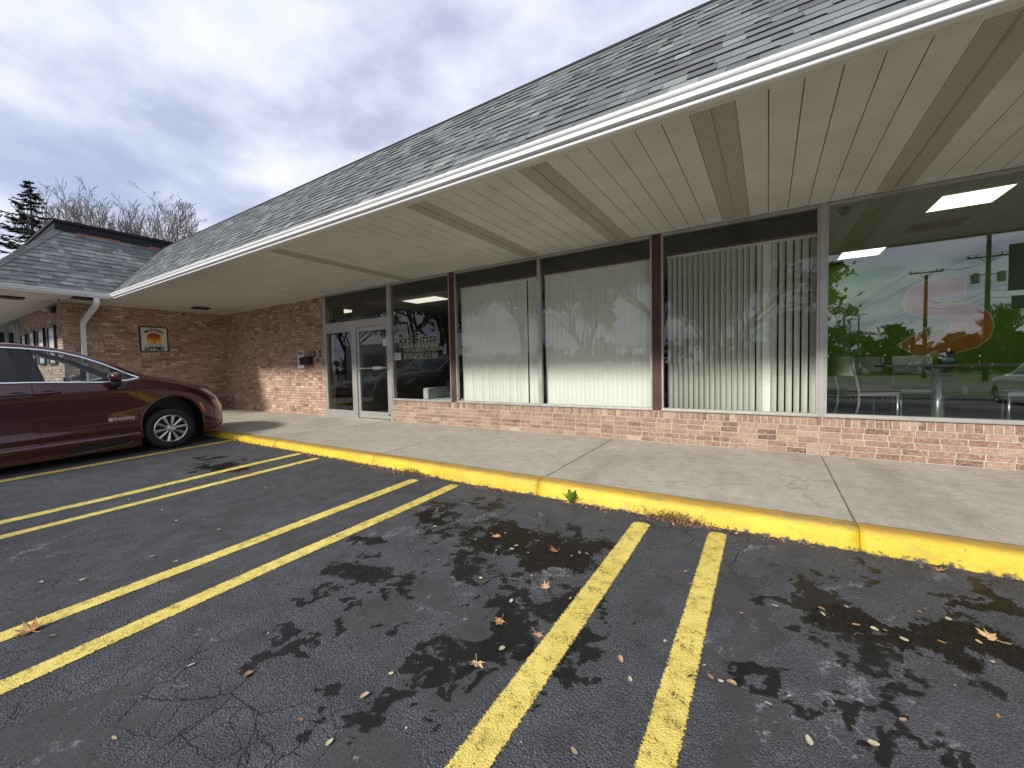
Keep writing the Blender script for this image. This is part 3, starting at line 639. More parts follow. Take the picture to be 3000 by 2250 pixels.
# roofs
def shingles(name, O, U, Vh, slope, rng_u, rows, mat, parent, seed):
    """O eave corner, U along the eave, Vh horizontal unit up-slope; rng_u(t)->(u0,u1) at horizontal run t"""
    R = random.Random(seed); mb = MB(); O, U, Vh = Vector(O), Vector(U), Vector(Vh)
    ln = math.hypot(1, slope); S = (Vh+Vector((0, 0, slope)))/ln; Nn = U.cross(S).normalized()
    if Nn.z < 0: Nn = -Nn
    ex = .143
    for k in range(rows):
        t = k*ex/ln; u0, u1 = rng_u(t); u0b, u1b = rng_u(t+ex/ln)
        u = min(u0, u0b)-R.uniform(0, .2); tone = R.uniform(-.05, .05)
        while u < max(u1, u1b):
            w = R.choice([.09, .12, .15, .17, .19, .22]); a, b = max(u, min(u0, u0b)), min(u+w, max(u1, u1b))
            if b-a > .01:
                th = .006 if R.random() < .5 else .0125
                s0, s1 = k*ex, k*ex+ex+.012
                la, lb = a, b; ta, tb = a, b
                # trim to the slanted valley / hip
                la, lb = max(a, u0), min(b, u1); ta, tb = max(a, u0b), min(b, u1b)
                if lb-la > .003 or tb-ta > .003:
                    if lb < la: la = lb = (la+lb)/2
                    if tb < ta: ta = tb = (ta+tb)/2
                    p = lambda uu, ss, hh: O+U*uu+S*ss+Nn*hh
                    sh = R.random(); sh = .15+.6*sh if R.random() < .91 else R.choice([.04, .08, .82, .92])
                    rag = R.uniform(-.004, .004); P8 = [p(la, s0+rag, -.004), p(lb, s0+rag, -.004), p(tb, s1, 0), p(ta, s1, 0), p(la, s0+rag, th+.002), p(lb, s0+rag, th+.002), p(tb, s1, .002), p(ta, s1, .002)]
                    mb.add(P8, [(4, 5, 6, 7)], min(1, max(0, sh+tone))); mb.add(P8, [(0, 1, 5, 4), (1, 2, 6, 5), (3, 0, 4, 7)], .5, 1)
            u += w
    o = obj(name, mb, [mat, M['butt']], parent)
    # deck
    t = rows*ex/ln; a, b = rng_u(0); c, d = rng_u(t)
    dk = MB(); q = lambda uu, tt: O+U*uu+Vh*tt+Vector((0, 0, slope*tt))-Nn*.002
    dk.quad(q(a, 0), q(b, 0), q(d, t), q(c, t)); obj('roof_deck', dk, M['cap'], o)
    return o
SL = 1.108; EY = 3.062; EZ = 1.872; EX = -12.955
mr = shingles('roof', (EX, EY, EZ), (1, 0, 0), (0, 1, 0), SL, lambda t: (-t+.10, XR-EX), 15, M['shingle'], B, 21)
TR = 15*.143/math.hypot(1, SL)
ry, rz = EY+TR, EZ+TR*SL
mb = MB(); mb.box(EX-TR-.1, XR, ry-.02, ry+.035, rz-.03, rz+.018); mb.box(EX-TR-.1, XR, ry+.03, 14.5, rz-.10, rz+.0); obj('roof_cap', mb, M['cap'], B)
# shell: side, back, interior partitions
mb = MB(); mb.box(-22, XR, 14.3, 14.5, -1.6, rz-.1); mb.box(XR, XR+.2, 3.2, 14.5, -1.6, 1.76); mb.box(XR, XR+.2, 3.9, 14.5, 1.76, rz-.1)
mb.box(-13.1, XR, 6.05, 14.3, 2.10, 2.2)
obj('outer_shell', mb, M['mortar_dark'], B)
# ---------------- corner shop wing (left) ----------------
C2 = thing('corner_shop_building', 'tan brick corner shop at the left with hipped grey shingle roof and black flashing', 'building', (-19, 6, -1.1))
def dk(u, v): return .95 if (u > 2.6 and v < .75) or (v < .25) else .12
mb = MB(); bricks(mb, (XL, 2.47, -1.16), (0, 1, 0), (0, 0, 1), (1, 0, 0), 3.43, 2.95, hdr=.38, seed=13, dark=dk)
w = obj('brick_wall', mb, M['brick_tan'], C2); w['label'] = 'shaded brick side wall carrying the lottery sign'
m2 = MB(); m2.box(XL-.25, XL+.0005, 2.4705, WY+.1, -1.5, ZH+.02); obj('mortar_bed', m2, M['mortar_dark'], w)
mb = MB(); bricks(mb, (-19.0, 2.47, -1.16), (1, 0, 0), (0, 0, 1), (0, -1, 0), 4.85+.006, 2.95, hdr=.38, seed=14)
w = obj('brick_wall', mb, M['brick_tan'], C2); w['label'] = 'brick front wall with four framed posters'
m2 = MB(); m2.box(-19.0, XL-.0, 2.4705, 2.75, -1.5, ZH+.02); obj('mortar_bed', m2, M['mortar_dark'], w)
mb = MB()
mb.box(-13.16, -12.985, 1.1, 3.2, ZH-.004, ZH+.02); mb.box(XL-.02, -13.185, 1.1, 5.88, ZH, ZH+.02); mb.box(-26, XL-.0205, 1.1, 2.49, ZH, ZH+.02)
obj('soffit', mb, M['soffit'], C2)
mb = MB(); mb.box(-14.145, -14.115, 2.43, 5.86, ZH-.035, ZH-.001); mb.box(-26, -14.115, 2.43, 2.46, ZH-.035, ZH-.001); obj('soffit_trim', mb, M['soffit'], C2)
gutter('gutter', [(-26, 1.09), (-12.98, 1.09), (-12.98, 3.134+.05)][::1], M['gutter'], C2)
EC = 1.06
shingles('roof', (-12.93, EC, EZ), (0, 1, 0), (-1, 0, 0), SL, lambda t: (t, (3.062-EC)+t+.02), 15, M['shingle'], C2, 31)['label'] = 'grey shingle slope facing the van side'
shingles('roof', (-12.93, EC, EZ), (-1, 0, 0), (0, 1, 0), SL, lambda t: (t, 12), 15, M['shingle'], C2, 32)
# hip cap tiles and valley flashing
mb = MB(); R = random.Random(4)
for i in range(26):
    a = i*TR/26; b = a+TR/26*1.35
    P = lambda t, off: Vector((-12.93-t, EC+t, EZ+t*SL+.018+off))
    sa, sb = P(a, .012), P(b, 0.0)
    e1 = Vector((0, .12, -.045)); e2 = Vector((-.12, 0, -.045)); e1 = Vector((.0, .13, 0)); e2 = Vector((-.13, 0, 0))
    mb.add([sa, sb, sb+e1, sa+e1, sb+e2, sa+e2], [(0, 1, 2, 3), (0, 5, 4, 1)], R.uniform(.15, .5))
obj('hip_cap', mb, M['shingle'], C2)
mb = MB(); P = lambda t: Vector((-12.955-t, 3.062+t, EZ+t*SL+.012))
mb.add([P(0), P(TR), P(TR)+Vector((.125, 0, .0)), P(0)+Vector((.125, 0, .0))], [(0, 1, 2, 3)])
obj('valley_flashing', mb, M['cap'], C2)
# ridge parapet
hx, hy = -12.93-TR, EC+TR
mb = MB(); mb.box(hx-.10, hx, hy, 6.2, rz-.05, rz+.20); mb.box(hx-.14, hx+.03, hy-.03, 6.2, rz+.205, rz+.275)
mb.box(-27, hx-.1005, hy, hy+.10, rz-.05, rz+.20); mb.box(-27, hx-.1405, hy-.03, hy+.14, rz+.205, rz+.275)
obj('ridge_flashing', mb, M['cap'], C2)
mb = MB(); mb.box(hx+.001, hx+.018, hy+.35, hy+1.15, rz+.0, rz+.022); obj('underlayment', mb, M['under'], C2); mb = MB(); mb.box(hx+.001, hx+.018, hy+1.75, hy+2.75, rz+.0, rz+.026); obj('underlayment', mb, M['under'], C2)
mb = MB(); mb.box(-27, hx-.3, hy+.2, 14.3, rz-.3, rz-.2); mb.box(-27, -26.8, 1.2, 14.3, -1.5, rz-.3); obj('roof_deck', mb, M['cap'], C2)
# front windows of the corner shop
mb = MB()
for x in (-19.05, -19.83, -20.36, -22.0, -24.0): mb.box(x-.03, x+.03, 2.50, 2.58, -1.1, ZH)
mb.box(-26, -19.0, 2.50, 2.58, ZH-.06, ZH); mb.box(-26, -19.0, 2.50, 2.58, -1.15, -1.0)
wn = obj('window', mb, M['alu'], C2); mb = MB(); mb.box(-26, -19.0, 2.535, 2.545, -1.0, ZH-.06); obj('pane', mb, M['glass'], wn)
mb = MB(); mb.box(-26, -19.0, 4.5, 4.6, -1.1, ZH); obj('interior_wall', mb, M['intwall'], C2)
mb = MB(); R = random.Random(9)
for i in range(9):
    x = -22.6+.62*(i % 4)+R.uniform(-.05, .05); z = .3+.42*(i//4)
    mb.box(x, x+.42, 2.552, 2.556, z, z+.32)
obj('window_notice', mb, M['paper'], C2)
mb = MB(); mb.lathe([(0, 0), (.22, 0), (.22, .01), (0, .01)], (-19.42, 2.56, .95), 'y', 20); obj('green_window_sign', mb, simple('green_lit_sign', (.05, .5, .1), em=(.1, .9, .2), es=.5), C2)
# downspout
mb = MB()
def rect_tube(mb, pts, a, b, U=Vector((0, 1, 0))):
    vs = []; pts = [Vector(p) for p in pts]
    for i, p in enumerate(pts):
        t = (pts[min(i+1, len(pts)-1)]-pts[max(i-1, 0)]).normalized(); w = t.cross(U).normalized()
        for q in ((-1, -1), (1, -1), (1, 1), (-1, 1)): vs.append(p+U*(a*q[0])+w*(b*q[1]))
    fs = [(i*4+k, i*4+(k+1) % 4, i*4+4+(k+1) % 4, i*4+4+k) for i in range(len(pts)-1) for k in range(4)]
    mb.add(vs, fs)
rect_tube(mb, [(-12.98, 2.83, 1.77), (-12.98, 2.83, 1.66), (-13.03, 2.83, 1.60), (-14.0, 2.80, 1.29), (-14.07, 2.80, 1.20), (-14.075, 2.80, -1.05), (-13.98, 2.8, -1.12)], .045, .038)
obj('downspout', mb, M['gutter'], C2, bevel=0, smooth=False)

# ---------------- soffit lights ----------------
LT = simple('dark_bronze_trim', (.02, .016, .013), .5); LENS = simple('soffit_light_lens', (.35, .33, .28), .3)
for (x, y), lab in (((-13.14, 4.91), 'square bronze soffit light close to the inner corner of the walls'), ((-13.32, 2.69), 'square bronze soffit light beside the downspout'), ((-14.36, 1.77), 'square bronze soffit light over the van roof, leftmost of the three')):
    t = thing('soffit_light', lab, 'light', (x, y, ZH), 0, 'square lights recessed in the soffit')
    mb = MB(); a, b = .17, .11
    for s in ((-a, a, -a, -b), (-a, a, b, a), (-a, -b, -b, b), (b, a, -b, b)): mb.box(s[0], s[1], s[2], s[3], -.035, -.005)
    obj('trim', mb, LT, t, local=True); mb = MB(); mb.box(-b, b, -b, b, -.015, -.0055); obj('lens', mb, LENS, t, local=True)

# ---------------- storefront glazing ----------------
FZ0, FZ1 = -.655, ZH-.007
def frame(mb, x0, x1, z0, z1, t=.028, y0=5.872, y1=5.935, zt=None):
    zt = zt or t
    mb.box(x0, x0+t, y0, y1, z0, z1); mb.box(x1-t, x1, y0, y1, z0, z1)
    mb.box(x0+t, x1-t, y0+.001, y1, z1-zt, z1); mb.box(x0+t, x1-t, y0+.001, y1, z0, z0+zt)
wins = [(-6.70, -5.072, 'glass'), (-4.952, -3.165, 'glass'), (-3.163, -1.372, 'glass'), (-1.250, .502, 'glass'), (.552, 3.30, 'glass_r'), (3.352, XR-.02, 'glass_r')]
wlab = ['window with the lettering of the estate office', 'narrower window with part-open vertical blinds', 'window with fully closed vertical blinds', 'window with tilted vertical blinds and gaps between the vanes', 'wide clear window showing table and chairs', None]
for (x0, x1, g), lb in zip(wins, wlab):
    mb = MB(); frame(mb, x0, x1, FZ0, FZ1, .026, zt=.038)
    mb.box(x0-.005, x1+.005, 5.835, 5.8715, FZ0, FZ0+.016)
    o = obj('window', mb, M['alu'], B)
    if lb: o['label'] = lb
    mb = MB(); mb.box(x0+.026, x1-.026, 5.900, 5.906, FZ0+.038, FZ1-.038); obj('pane', mb, M[g], o)
for x0, x1 in ((-5.0715, -4.9525), (-1.3715, -1.2505)):
    mb = MB(); mb.box(x0, x1, 5.862, 6.0, FZ0-.0, FZ1); obj('pillar', mb, M['brown'], B)['label'] = 'rust brown steel pillar between windows'
mb = MB(); mb.box(.503, .551, 5.858, 6.0, FZ0, FZ1); obj('mullion', mb, M['alu'], B)
mb = MB(); mb.box(3.301, 3.351, 5.858, 6.0, FZ0, FZ1); obj('mullion', mb, M['alu'], B)
mb = MB(); mb.box(-6.78, -6.702, 5.86, 5.99, -1.10, FZ1); obj('door_jamb', mb, M['alu'], B); mb = MB(); mb.box(-9.07, -9.0, 5.872, 5.99, -1.10, FZ1); obj('door_jamb', mb, M['alu'], B)
# black bulkhead bands behind the tops of the panes
mb = MB()
for x0, x1 in ((-8.999, -6.781), (-6.67, -5.10), (-4.92, -3.20), (-3.13, -1.40), (-1.22, .47)): mb.box(x0, x1, 5.94, 5.99, 1.505, 1.78)
obj('bulkhead_band', mb, M['band'], B)
mb = MB()
for x0, x1 in ((-8.999, -6.781), (-6.67, -5.10), (-4.92, -3.20), (-3.13, -1.40), (-1.22, .47)): mb.box(x0, x1, 5.936, 5.992, 1.490, 1.5045)
obj('bulkhead_edge', mb, M['brown'], B)
# entrance: transom, sidelight, door
mb = MB(); frame(mb, -8.999, -6.781, 1.085, FZ1, .026); tr = obj('transom_window', mb, M['alu'], B)
mb = MB(); mb.box(-8.973, -6.807, 5.900, 5.906, 1.111, FZ1-.026); obj('pane', mb, M['glass'], tr)
mb = MB(); mb.box(-8.999, -6.781, 5.866, 5.99, .965, 1.084); obj('transom_bar', mb, M['alu'], B)
mb = MB(); frame(mb, -8.999, -8.0, -1.085, .964, .032, zt=.085); mb.box(-8.967, -8.032, 5.872, 5.935, -1.0, -.935); sd = obj('sidelight', mb, M['alu'], B)
mb = MB(); mb.box(-8.967, -8.032, 5.900, 5.906, -.934, .879); obj('pane', mb, M['glass'], sd)
mb = MB(); mb.box(-7.999, -7.86, 5.868, 5.99, -1.09, .964); obj('door_post', mb, M['alu'], B)
mb = MB(); mb.box(-7.845, -7.775, 5.888, 5.94, -1.075, .925); mb.box(-6.87, -6.80, 5.888, 5.94, -1.075, .925); mb.box(-7.775, -6.87, 5.889, 5.94, .855, .925); mb.box(-7.775, -6.87, 5.889, 5.94, -1.075, -.93)
mb.box(-7.859, -6.782, 5.91, 5.99, .930, .9645)
dr = obj('door', mb, M['alu'], B); mb = MB(); mb.box(-7.775, -6.87, 5.906, 5.912, -.93, .855); obj('pane', mb, M['glass'], dr)
mb = MB(); mb.tube([(-7.83, 5.80, .03), (-6.82, 5.80, .03)], .013, 10); mb.box(-7.83, -7.80, 5.80, 5.89, .02, .04); mb.box(-6.85, -6.82, 5.80, 5.89, .02, .04); mb.box(-7.21, -6.93, 5.788, 5.812, .0, .065)
obj('push_bar', mb, M['steel'], dr); mb = MB(); mb.box(-6.845, -6.815, 5.878, 5.888, -1.0, -.965); obj('door_lock', mb, M['black'], dr)
mb = MB(); mb.box(-9.0, -6.78, 5.80, 6.0, -1.12, -1.088); obj('threshold', mb, M['alu'], B)
mb = MB(); mb.box(-6.99, -6.88, 5.893, 5.898, .50, .64); obj('hours_notice', mb, M['paper'], dr)
# rooms
mb = MB(); mb.box(-13.1, .505, 6.0, 11.6, 1.76, 1.80); rm = obj('office_ceiling', mb, M['intceil'], B)
mb = MB()
for i in range(12): mb.box(-13.1+i*1.22, -13.1+i*1.22+.02, 6.0, 11.5, 1.757, 1.7595)
for i in range(9): mb.box(-13.1, .5, 6.1+i*.61, 6.12+i*.61, 1.756, 1.7585)
obj('ceiling_grid', mb, M['joint'], rm)
mb = MB(); mb.box(-13.1, .505, 11.6, 11.7, -1.3, 1.8); mb.box(-13.2, -13.1, 6.0, 11.7, -1.3, 1.8); mb.box(.505, .548, 6.0, 14.3, -1.3, 2.1); mb.box(-9.35, -9.2, 6.9, 11.6, -1.1, 1.755)
mb.box(-13.1, -9.08, 6.1, 6.15, -1.1, 1.755)
obj('interior_wall', mb, M['intwall'], B)
mb = MB(); mb.box(-13.1, .505, 5.99, 11.6, -1.3, -1.1); mb.box(.549, XR, 6.0, 10.2, -1.3, -.83); obj('interior_floor', mb, M['intfloor'], B)
mb = MB(); mb.box(.549, XR, 6.001, 10.3, 1.90, 2.0); obj('restaurant_ceiling', mb, M['intceil'], B)
mb = MB(); mb.box(.549, XR, 10.2, 10.3, -.83, 1.9); mb.box(.549, .56, 6.0, 10.2, -.83, 1.9); gw = obj('green_wall', mb, M['green'], B)
mb = MB(); mb.box(.561, XR, 10.17, 10.199, -.83, -.66); obj('baseboard', mb, M['black'], gw)
mb = MB(); mb.box(XL, XR, 6.001, 6.05, 1.801, 2.2); mb.box(XL, XR, 5.88, 5.999, 1.803, 2.2); obj('lintel', mb, M['mortar_dark'], B)
# wall mural: curved orange arrow
k = .806; S = [(3.57, 1.77), (3.16, 1.755), (2.95, 1.71), (2.76, 1.60), (2.65, 1.44), (2.62, 1.25), (2.66, 1.10), (2.78, .99), (2.98, .92), (3.25, .87), (3.38, .79), (3.41, .68), (3.35, .57), (3.22, .515), (3.006, .503), (2.957, .662), (2.548, .318), (2.908, .037), (3.013, .107), (3.5, .13), (3.78, .23), (3.95, .42), (4.0, .66), (3.95, .90), (3.82, 1.06), (3.55, 1.16), (3.25, 1.20), (3.14, 1.26), (3.16, 1.33), (3.26, 1.36), (3.56, 1.37)]
cx = sum(p[0] for p in S)/len(S)
def ring_out(P, d):
    n = len(P); out = []
    for i in range(n):
        a, b, c = Vector(P[i-1]), Vector(P[i]), Vector(P[(i+1) % n]); e1 = (b-a).normalized(); e2 = (c-b).normalized()
        n1 = Vector((e1.y, -e1.x)); n2 = Vector((e2.y, -e2.x)); m = n1+n2; m = m/max(.6, m.dot(n1))
        out.append((b.x-m.x*d, b.y-m.y*d))
    return out
area = sum(S[i-1][0]*S[i][1]-S[i][0]*S[i-1][1] for i in range(len(S)))
for nm, P, y, mt in (('mural_outline', ring_out(S, .03 if area < 0 else -.03), 10.190, 'lime'), ('mural_arrow', S, 10.184, 'orange')):
    mb = MB(); mb.poly([(p[0]*k, y, p[1]*k) for p in P], (0, .006, 0)); obj(nm, mb, M[mt], gw)
mb = MB(); DG = [(1.96, 2.75, .636, 1.077), (1.985, 2.75, .459, .585)]
t = thing('window_decal', 'dark green block lettering stuck on the wide window at the right edge of the view', 'decal', (2.5, 5.893, .9))
for a, b, c, d in DG: mb = MB(); mb.box(a, b, 5.892, 5.8955, c, d); obj('decal_block', mb, M['dkgreen'], t)

# ---------------- vertical blinds ----------------
def blind(x0, x1, label, angs, ztop=1.462):
    t = thing('vertical_blind', label, 'blind', (x0, 6.03, -.58), 0, 'vertical blinds in the shop windows')
    mb = MB(); mb.box(x0, x1, 6.0, 6.06, ztop, ztop+.028); obj('headrail', mb, M['blind'], t)
    R = random.Random(int(x0*10)+100); x = x0+.04
    for i, (a, p) in enumerate(angs(R)):
        x += p
        if x > x1-.02: break
        w = .0445; an = math.radians(a); rows = []
        for zz in (ztop, ztop-.7, ztop-1.4, -.628):
            row = []
            for q in range(7):
                s = -1+q/3.; lx = s*w; ly = .006*(1-s*s)
                tw = an+(R.uniform(-.012, .012))
                row.append((x+lx*math.cos(tw)-ly*math.sin(tw), 6.03+lx*math.sin(tw)+ly*math.cos(tw), zz))
            rows.append(row)
        mb = MB(); mb.grid(rows); obj('vane', mb, M['blind'], t, smooth=True)
    return t
blind(-4.90, -3.21, 'pale vertical blind in the narrow window, part open with a dark slit at its right', lambda R: [(R.uniform(14, 22), .0) if i == 0 else (R.uniform(12, 26), .074 if i != 19 else .125) for i in range(30)])
blind(-3.12, -1.40, 'pale vertical blind closed flat across the widest closed window', lambda R: [(R.uniform(9, 13), .0 if i == 0 else .074) for i in range(30)])
blind(-1.20, .495, 'pale vertical blind with turned vanes and dark gaps, beside the clear restaurant window', lambda R: [(R.uniform(60, 64)-i*.8 if i != 17 else 6, .0 if i == 0 else (.066 if i < 16 else .078)) for i in range(30)])

# ---------------- lights, sofa and extinguisher inside the office ----------------
def troffer(x0, x1, y0, y1, z, label):
    t = thing('ceiling_light', label, 'light', ((x0+x1)/2, (y0+y1)/2, z), 0, 'flat ceiling lights inside the shops')
    mb = MB(); e = .02; mb.box(x0-e, x1+e, y0-e, y0, z-.012, z-.001); mb.box(x0-e, x1+e, y1, y1+e, z-.012, z-.001); mb.box(x0-e, x0, y0, y1, z-.012, z-.001); mb.box(x1, x1+e, y0, y1, z-.012, z-.001)
    obj('frame', mb, M['white'], t); mb = MB(); mb.box(x0, x1, y0, y1, z-.008, z-.002); obj('lens', mb, M['lampglow' if x0 > 0 else 'lampdim'], t)
troffer(-7.98, -6.82, 7.38, 7.93, 1.755, 'ceiling light seen through the lettered office window')
troffer(-11.4, -10.3, 7.3, 7.85, 1.755, 'ceiling light seen through the transom above the entrance door')
troffer(1.72, 2.30, 6.79, 7.40, 1.899, 'nearer of the two ceiling lights behind the wide restaurant window')
troffer(1.10, 1.68, 9.24, 9.83, 1.899, 'farther ceiling light behind the wide restaurant window, by its left edge')
for x_, y_, w_ in ((3.7, 6.9, 'nearer'), (3.7, 9.1, 'farther'), (5.3, 6.9, 'nearest end')): troffer(x_, x_+.6, y_, y_+.6, 1.899, 'added restaurant light out of view that brightens the green wall, %s of its row' % w_)  # unseen lights added to brighten the green wall
mb = MB()
for i in range(5): mb.box(1.72+.0, 2.30, 8.0+i*.09, 8.045+i*.09, 1.886, 1.8995)
tag(obj('ceiling_vent', mb, M['black']), 'dark slotted air vent in the restaurant ceiling', 'vent')
mb = MB(); mb.lathe([(.0, -.085), (.04, -.075), (.06, -.04), (.062, 0)], (.80, 6.6, 1.898), 'z', 18); tag(obj('security_camera', mb, M['black'], smooth=True), 'small dark dome camera on the restaurant ceiling', 'camera')
def rbox(mb_, x0, x1, y0, y1, z0, z1): mb_.box(x0, x1, y0, y1, z0, z1)
t = thing('sofa', 'light grey upholstered sofa inside the lettered window', 'sofa', (-5.3, 6.75, -1.1))
mb = MB(); mb.box(-6.15, -4.4, 6.4, 7.2, -.80, -.66); obj('seat', mb, M['sofa'], t, bevel=.04, smooth=True)
mb = MB(); mb.box(-6.32, -6.16, 6.36, 7.2, -.86, -.42); obj('armrest', mb, M['sofa'], t, bevel=.05, smooth=True)
mb = MB(); mb.box(-6.15, -4.4, 7.1, 7.28, -.80, -.28); obj('backrest', mb, M['sofa'], t, bevel=.05, smooth=True)
for x, y in ((-6.2, 6.45), (-6.2, 7.1), (-4.5, 6.45), (-4.5, 7.1)):
    mb = MB(); mb.tube([(x, y, -.85), (x-.02, y, -1.1)], [.022, .014], 8); obj('leg', mb, M['black'], t)
mb = MB(); mb.box(-5.98, -5.55, 6.72, 6.86, -.65, -.25); o = tag(obj('cushion', mb, M['pillow'], bevel=.05, smooth=True), 'charcoal square cushion leaning on the grey sofa', 'cushion')
t = thing('fire_extinguisher', 'red fire extinguisher with a mint tag behind the entrance sidelight', 'extinguisher', (-10.0, 6.75, -.5))
ex_ = -10.0+.0
mb = MB(); mb.box(-10.45, -9.9, 6.9, 7.05, -1.1, 1.755); obj('column', mb, simple('interior_column_paint', (.10, .11, .11), .8), B)
mb = MB(); mb.lathe([(0, -.50), (.06, -.50), (.07, -.48), (.07, -.30), (.068, -.22), (.03, -.17), (.0, -.17)], (-9.98, 6.78, .02), 'z', 18); obj('cylinder', mb, M['red'], t, smooth=True)
mb = MB(); mb.lathe([(.0715, -.30), (.0715, -.12), (.03, -.08), (0, -.08)], (-9.98, 6.78, -.0), 'z', 18); obj('label_band', mb, M['steel'], t, smooth=True)
mb = MB(); mb.box(-10.03, -9.95, 6.69, 6.70, -.08, .03); obj('inspection_tag', mb, M['tag'], t)

# ---------------- restaurant furniture ----------------
def chair(label, x, y, rz, z=-.83):
    t = thing('dining_chair', label, 'chair', (x, y, z), rz, 'metal dining chairs behind the wide window')
    # local: front +y, seat .42
    mb = MB(); mb.box(-.21, .21, -.20, .22, .445, .475); obj('seat', mb, M['seat'], t, local=True, bevel=.012, smooth=True)
    mb = MB()
    for a, b, c, d in ((-.20, .20, .19, .21), (-.20, .20, -.20, -.18), (-.20, -.18, -.18, .19), (.18, .20, -.18, .19)): mb.box(a, b, c, d, .405, .444)
    obj('seat_frame', mb, M['steel'], t, local=True)
    for sx in (-1, 1):
        mb = MB(); mb.tube([(.19*sx, .20, .41), (.19*sx, .20, 0)], .013, 8); obj('leg', mb, M['steel'], t, local=True, smooth=True)
        mb = MB(); mb.tube([(.19*sx, -.29, .86), (.19*sx, -.25, .66), (.19*sx, -.205, .45), (.19*sx, -.205, .30), (.19*sx, -.28, 0)], .0135, 8); obj('leg', mb, M['steel'], t, local=True, smooth=True)
    rows = [[(-.185+.37*i/8., -.275-.035*math.sin(PI*i/8.)+(.0 if zz > .8 else .02), zz) for i in range(9)] for zz in (.87, .80, .70, .64)]
    mb = MB(); mb.grid(rows); mb.grid([[(p[0], p[1]-.012, p[2]) for p in r] for r in rows][::-1]); obj('backrest', mb, M['chairback'], t, local=True, smooth=True)
    return t
chair('metal chair with pale back left of the table, side-on to the window', 1.02, 6.45, -PI/2+.42)
chair('metal chair whose pale backrest shows behind the table top', 1.62, 7.15, PI)
chair('metal chair at the right edge of the view, seen from the side', 2.46, 6.75, PI/2-.2)
chair('farther metal chair in the shadow behind the left chair', 1.35, 8.4, -.3)
t = thing('dining_table', 'grey topped table on one thick steel column inside the restaurant', 'table', (1.76, 6.95, -.83))
mb = MB(); mb.box(1.22, 2.40, 6.62, 7.30, -.105, -.078); obj('tabletop', mb, M['tabletop'], t, bevel=.008, smooth=False)
mb = MB(); mb.lathe([(0, -.83), (.25, -.83), (.25, -.815), (.058, -.79), (.056, -.17), (.12, -.115), (.16, -.106)], (1.76, 6.95, 0), 'z', 24); obj('column', mb, M['steel'], t, smooth=True)
t = thing('table_card', 'black table-top card with a lit blue picture standing on the table', 'card', (1.80, 6.80, -.078))
mb = MB(); mb.poly([(-.058, 0, 0), (-.058, .06, 0), (-.058, .03, .16)], (.116, 0, 0)); obj('card', mb, M['black'], t, local=True)
n = NT('table_card_print'); u = n.obj(); sp = n.N.new('ShaderNodeSeparateXYZ'); n.L.new(u, sp.inputs[0])
zz = n.ramp(sp.outputs[2], [(.0, (.03, .05, .08)), (.03, (.05, .12, .25)), (.07, (.5, .7, .85)), (.085, (.02, .02, .03)), (.11, (.35, .14, .04)), (.13, (.01, .01, .01))]); n.set(Base_Color=zz, Roughness=.4)
mb = MB(); mb.add([(-.052, -.001+.0, .01), (.052, -.001, .01), (.052, .026, .15), (-.052, .026, .15)], [(0, 1, 2, 3)]); obj('picture', mb, n.m, t, local=True)
mb = MB(); mb.box(2.87, 2.95, 10.16, 10.198, -.64, -.50); tag(obj('wall_outlet', mb, M['white'], bevel=.004), 'small white socket plate low on the green wall', 'outlet')

# ---------------- lettering, signs and fittings on the front ----------------
INK = simple('pale_vinyl_outline', (.80, .79, .62), .5)
SG = thing('window_lettering', 'black estate office name and phone number with pale outline on the glass', 'lettering', (-6.4, 5.893, .2))
def text_width(body, size, sp):
    cu = bpy.data.curves.new('w', 'FONT'); cu.body = body; cu.size = size; cu.space_character = sp
    o = bpy.data.objects.new('w', cu); COL.objects.link(o); bpy.context.view_layer.update(); w = o.dimensions.x
    bpy.data.objects.remove(o); bpy.data.curves.remove(cu); return w
def vinyl(body, x, z, size, width, off=.0, sp=1.0, ol=.0035):
    sx = width/text_width(body, size, sp)
    text('letter_fill', body, size, M['ink'], SG, (x, 5.897, z), R_FRONT, sx, extrude=.0006, offset=off, spacing=sp)
    text('letter_outline', body, size, INK, SG, (x, 5.8935, z), R_FRONT, sx, outline=ol, offset=off+.003, spacing=sp)
vinyl('Real Estate', -6.49, .455, .37, 1.02, .010, 1.06, .0042)
vinyl('WAREHOUSE', -6.35, .36, .165, .93, .006, 1.12, .0034)
vinyl('LLC', -5.39, .36, .09, .10, .002, 1.1, .002)
vinyl('517.543.1119', -6.345, .21, .125, .91, .005, 1.1, .0030)
t = thing('notice_sheet', 'small white paper taped inside the lettered window', 'notice', (-6.56, 5.91, .26))
mb = MB(); mb.box(-6.655, -6.465, 5.909, 5.911, .185, .335); obj('sheet', mb, M['paper'], t)
mb = MB()
for i in range(4): mb.box(-6.635, -6.49-.03*(i % 2), 5.9075, 5.9088, .30-i*.03, .308-i*.03)
obj('print', mb, M['tabletop'], t)
for ch, x, lab in (('3', -9.505, 'brown house number digit three on the brick wall'), ('2', -9.275, 'brown house number digit two beside the door frame')):
    mt = M['ink']; o = text('house_number', ch, .21, mt, None, (x, 5.868, .345), R_FRONT, .72, extrude=.006, offset=.006); tag(o, lab, 'number')
mb = MB(); mb.tube([(-9.31, 5.866, .30), (-9.31, 5.862, .26), (-9.315, 5.862, .20)], [.012, .024, .014], 8); tag(obj('doorbell', mb, M['brown'], smooth=True), 'small brown bell button below the house number', 'doorbell')
t = thing('accessible_parking_sign', 'green and white reserved parking sign with blue wheelchair symbol', 'sign', (-10.06, 5.87, .05))
mb = MB(); mb.box(-10.205, -9.915, 5.868, 5.872, .075, .505); obj('panel', mb, M['paper'], t, bevel=.0015)
mb = MB(); mb.box(-10.195, -9.925, 5.8655, 5.8675, .40, .495); obj('header', mb, simple('faded_green_sign', (.33, .48, .38), .5), t)
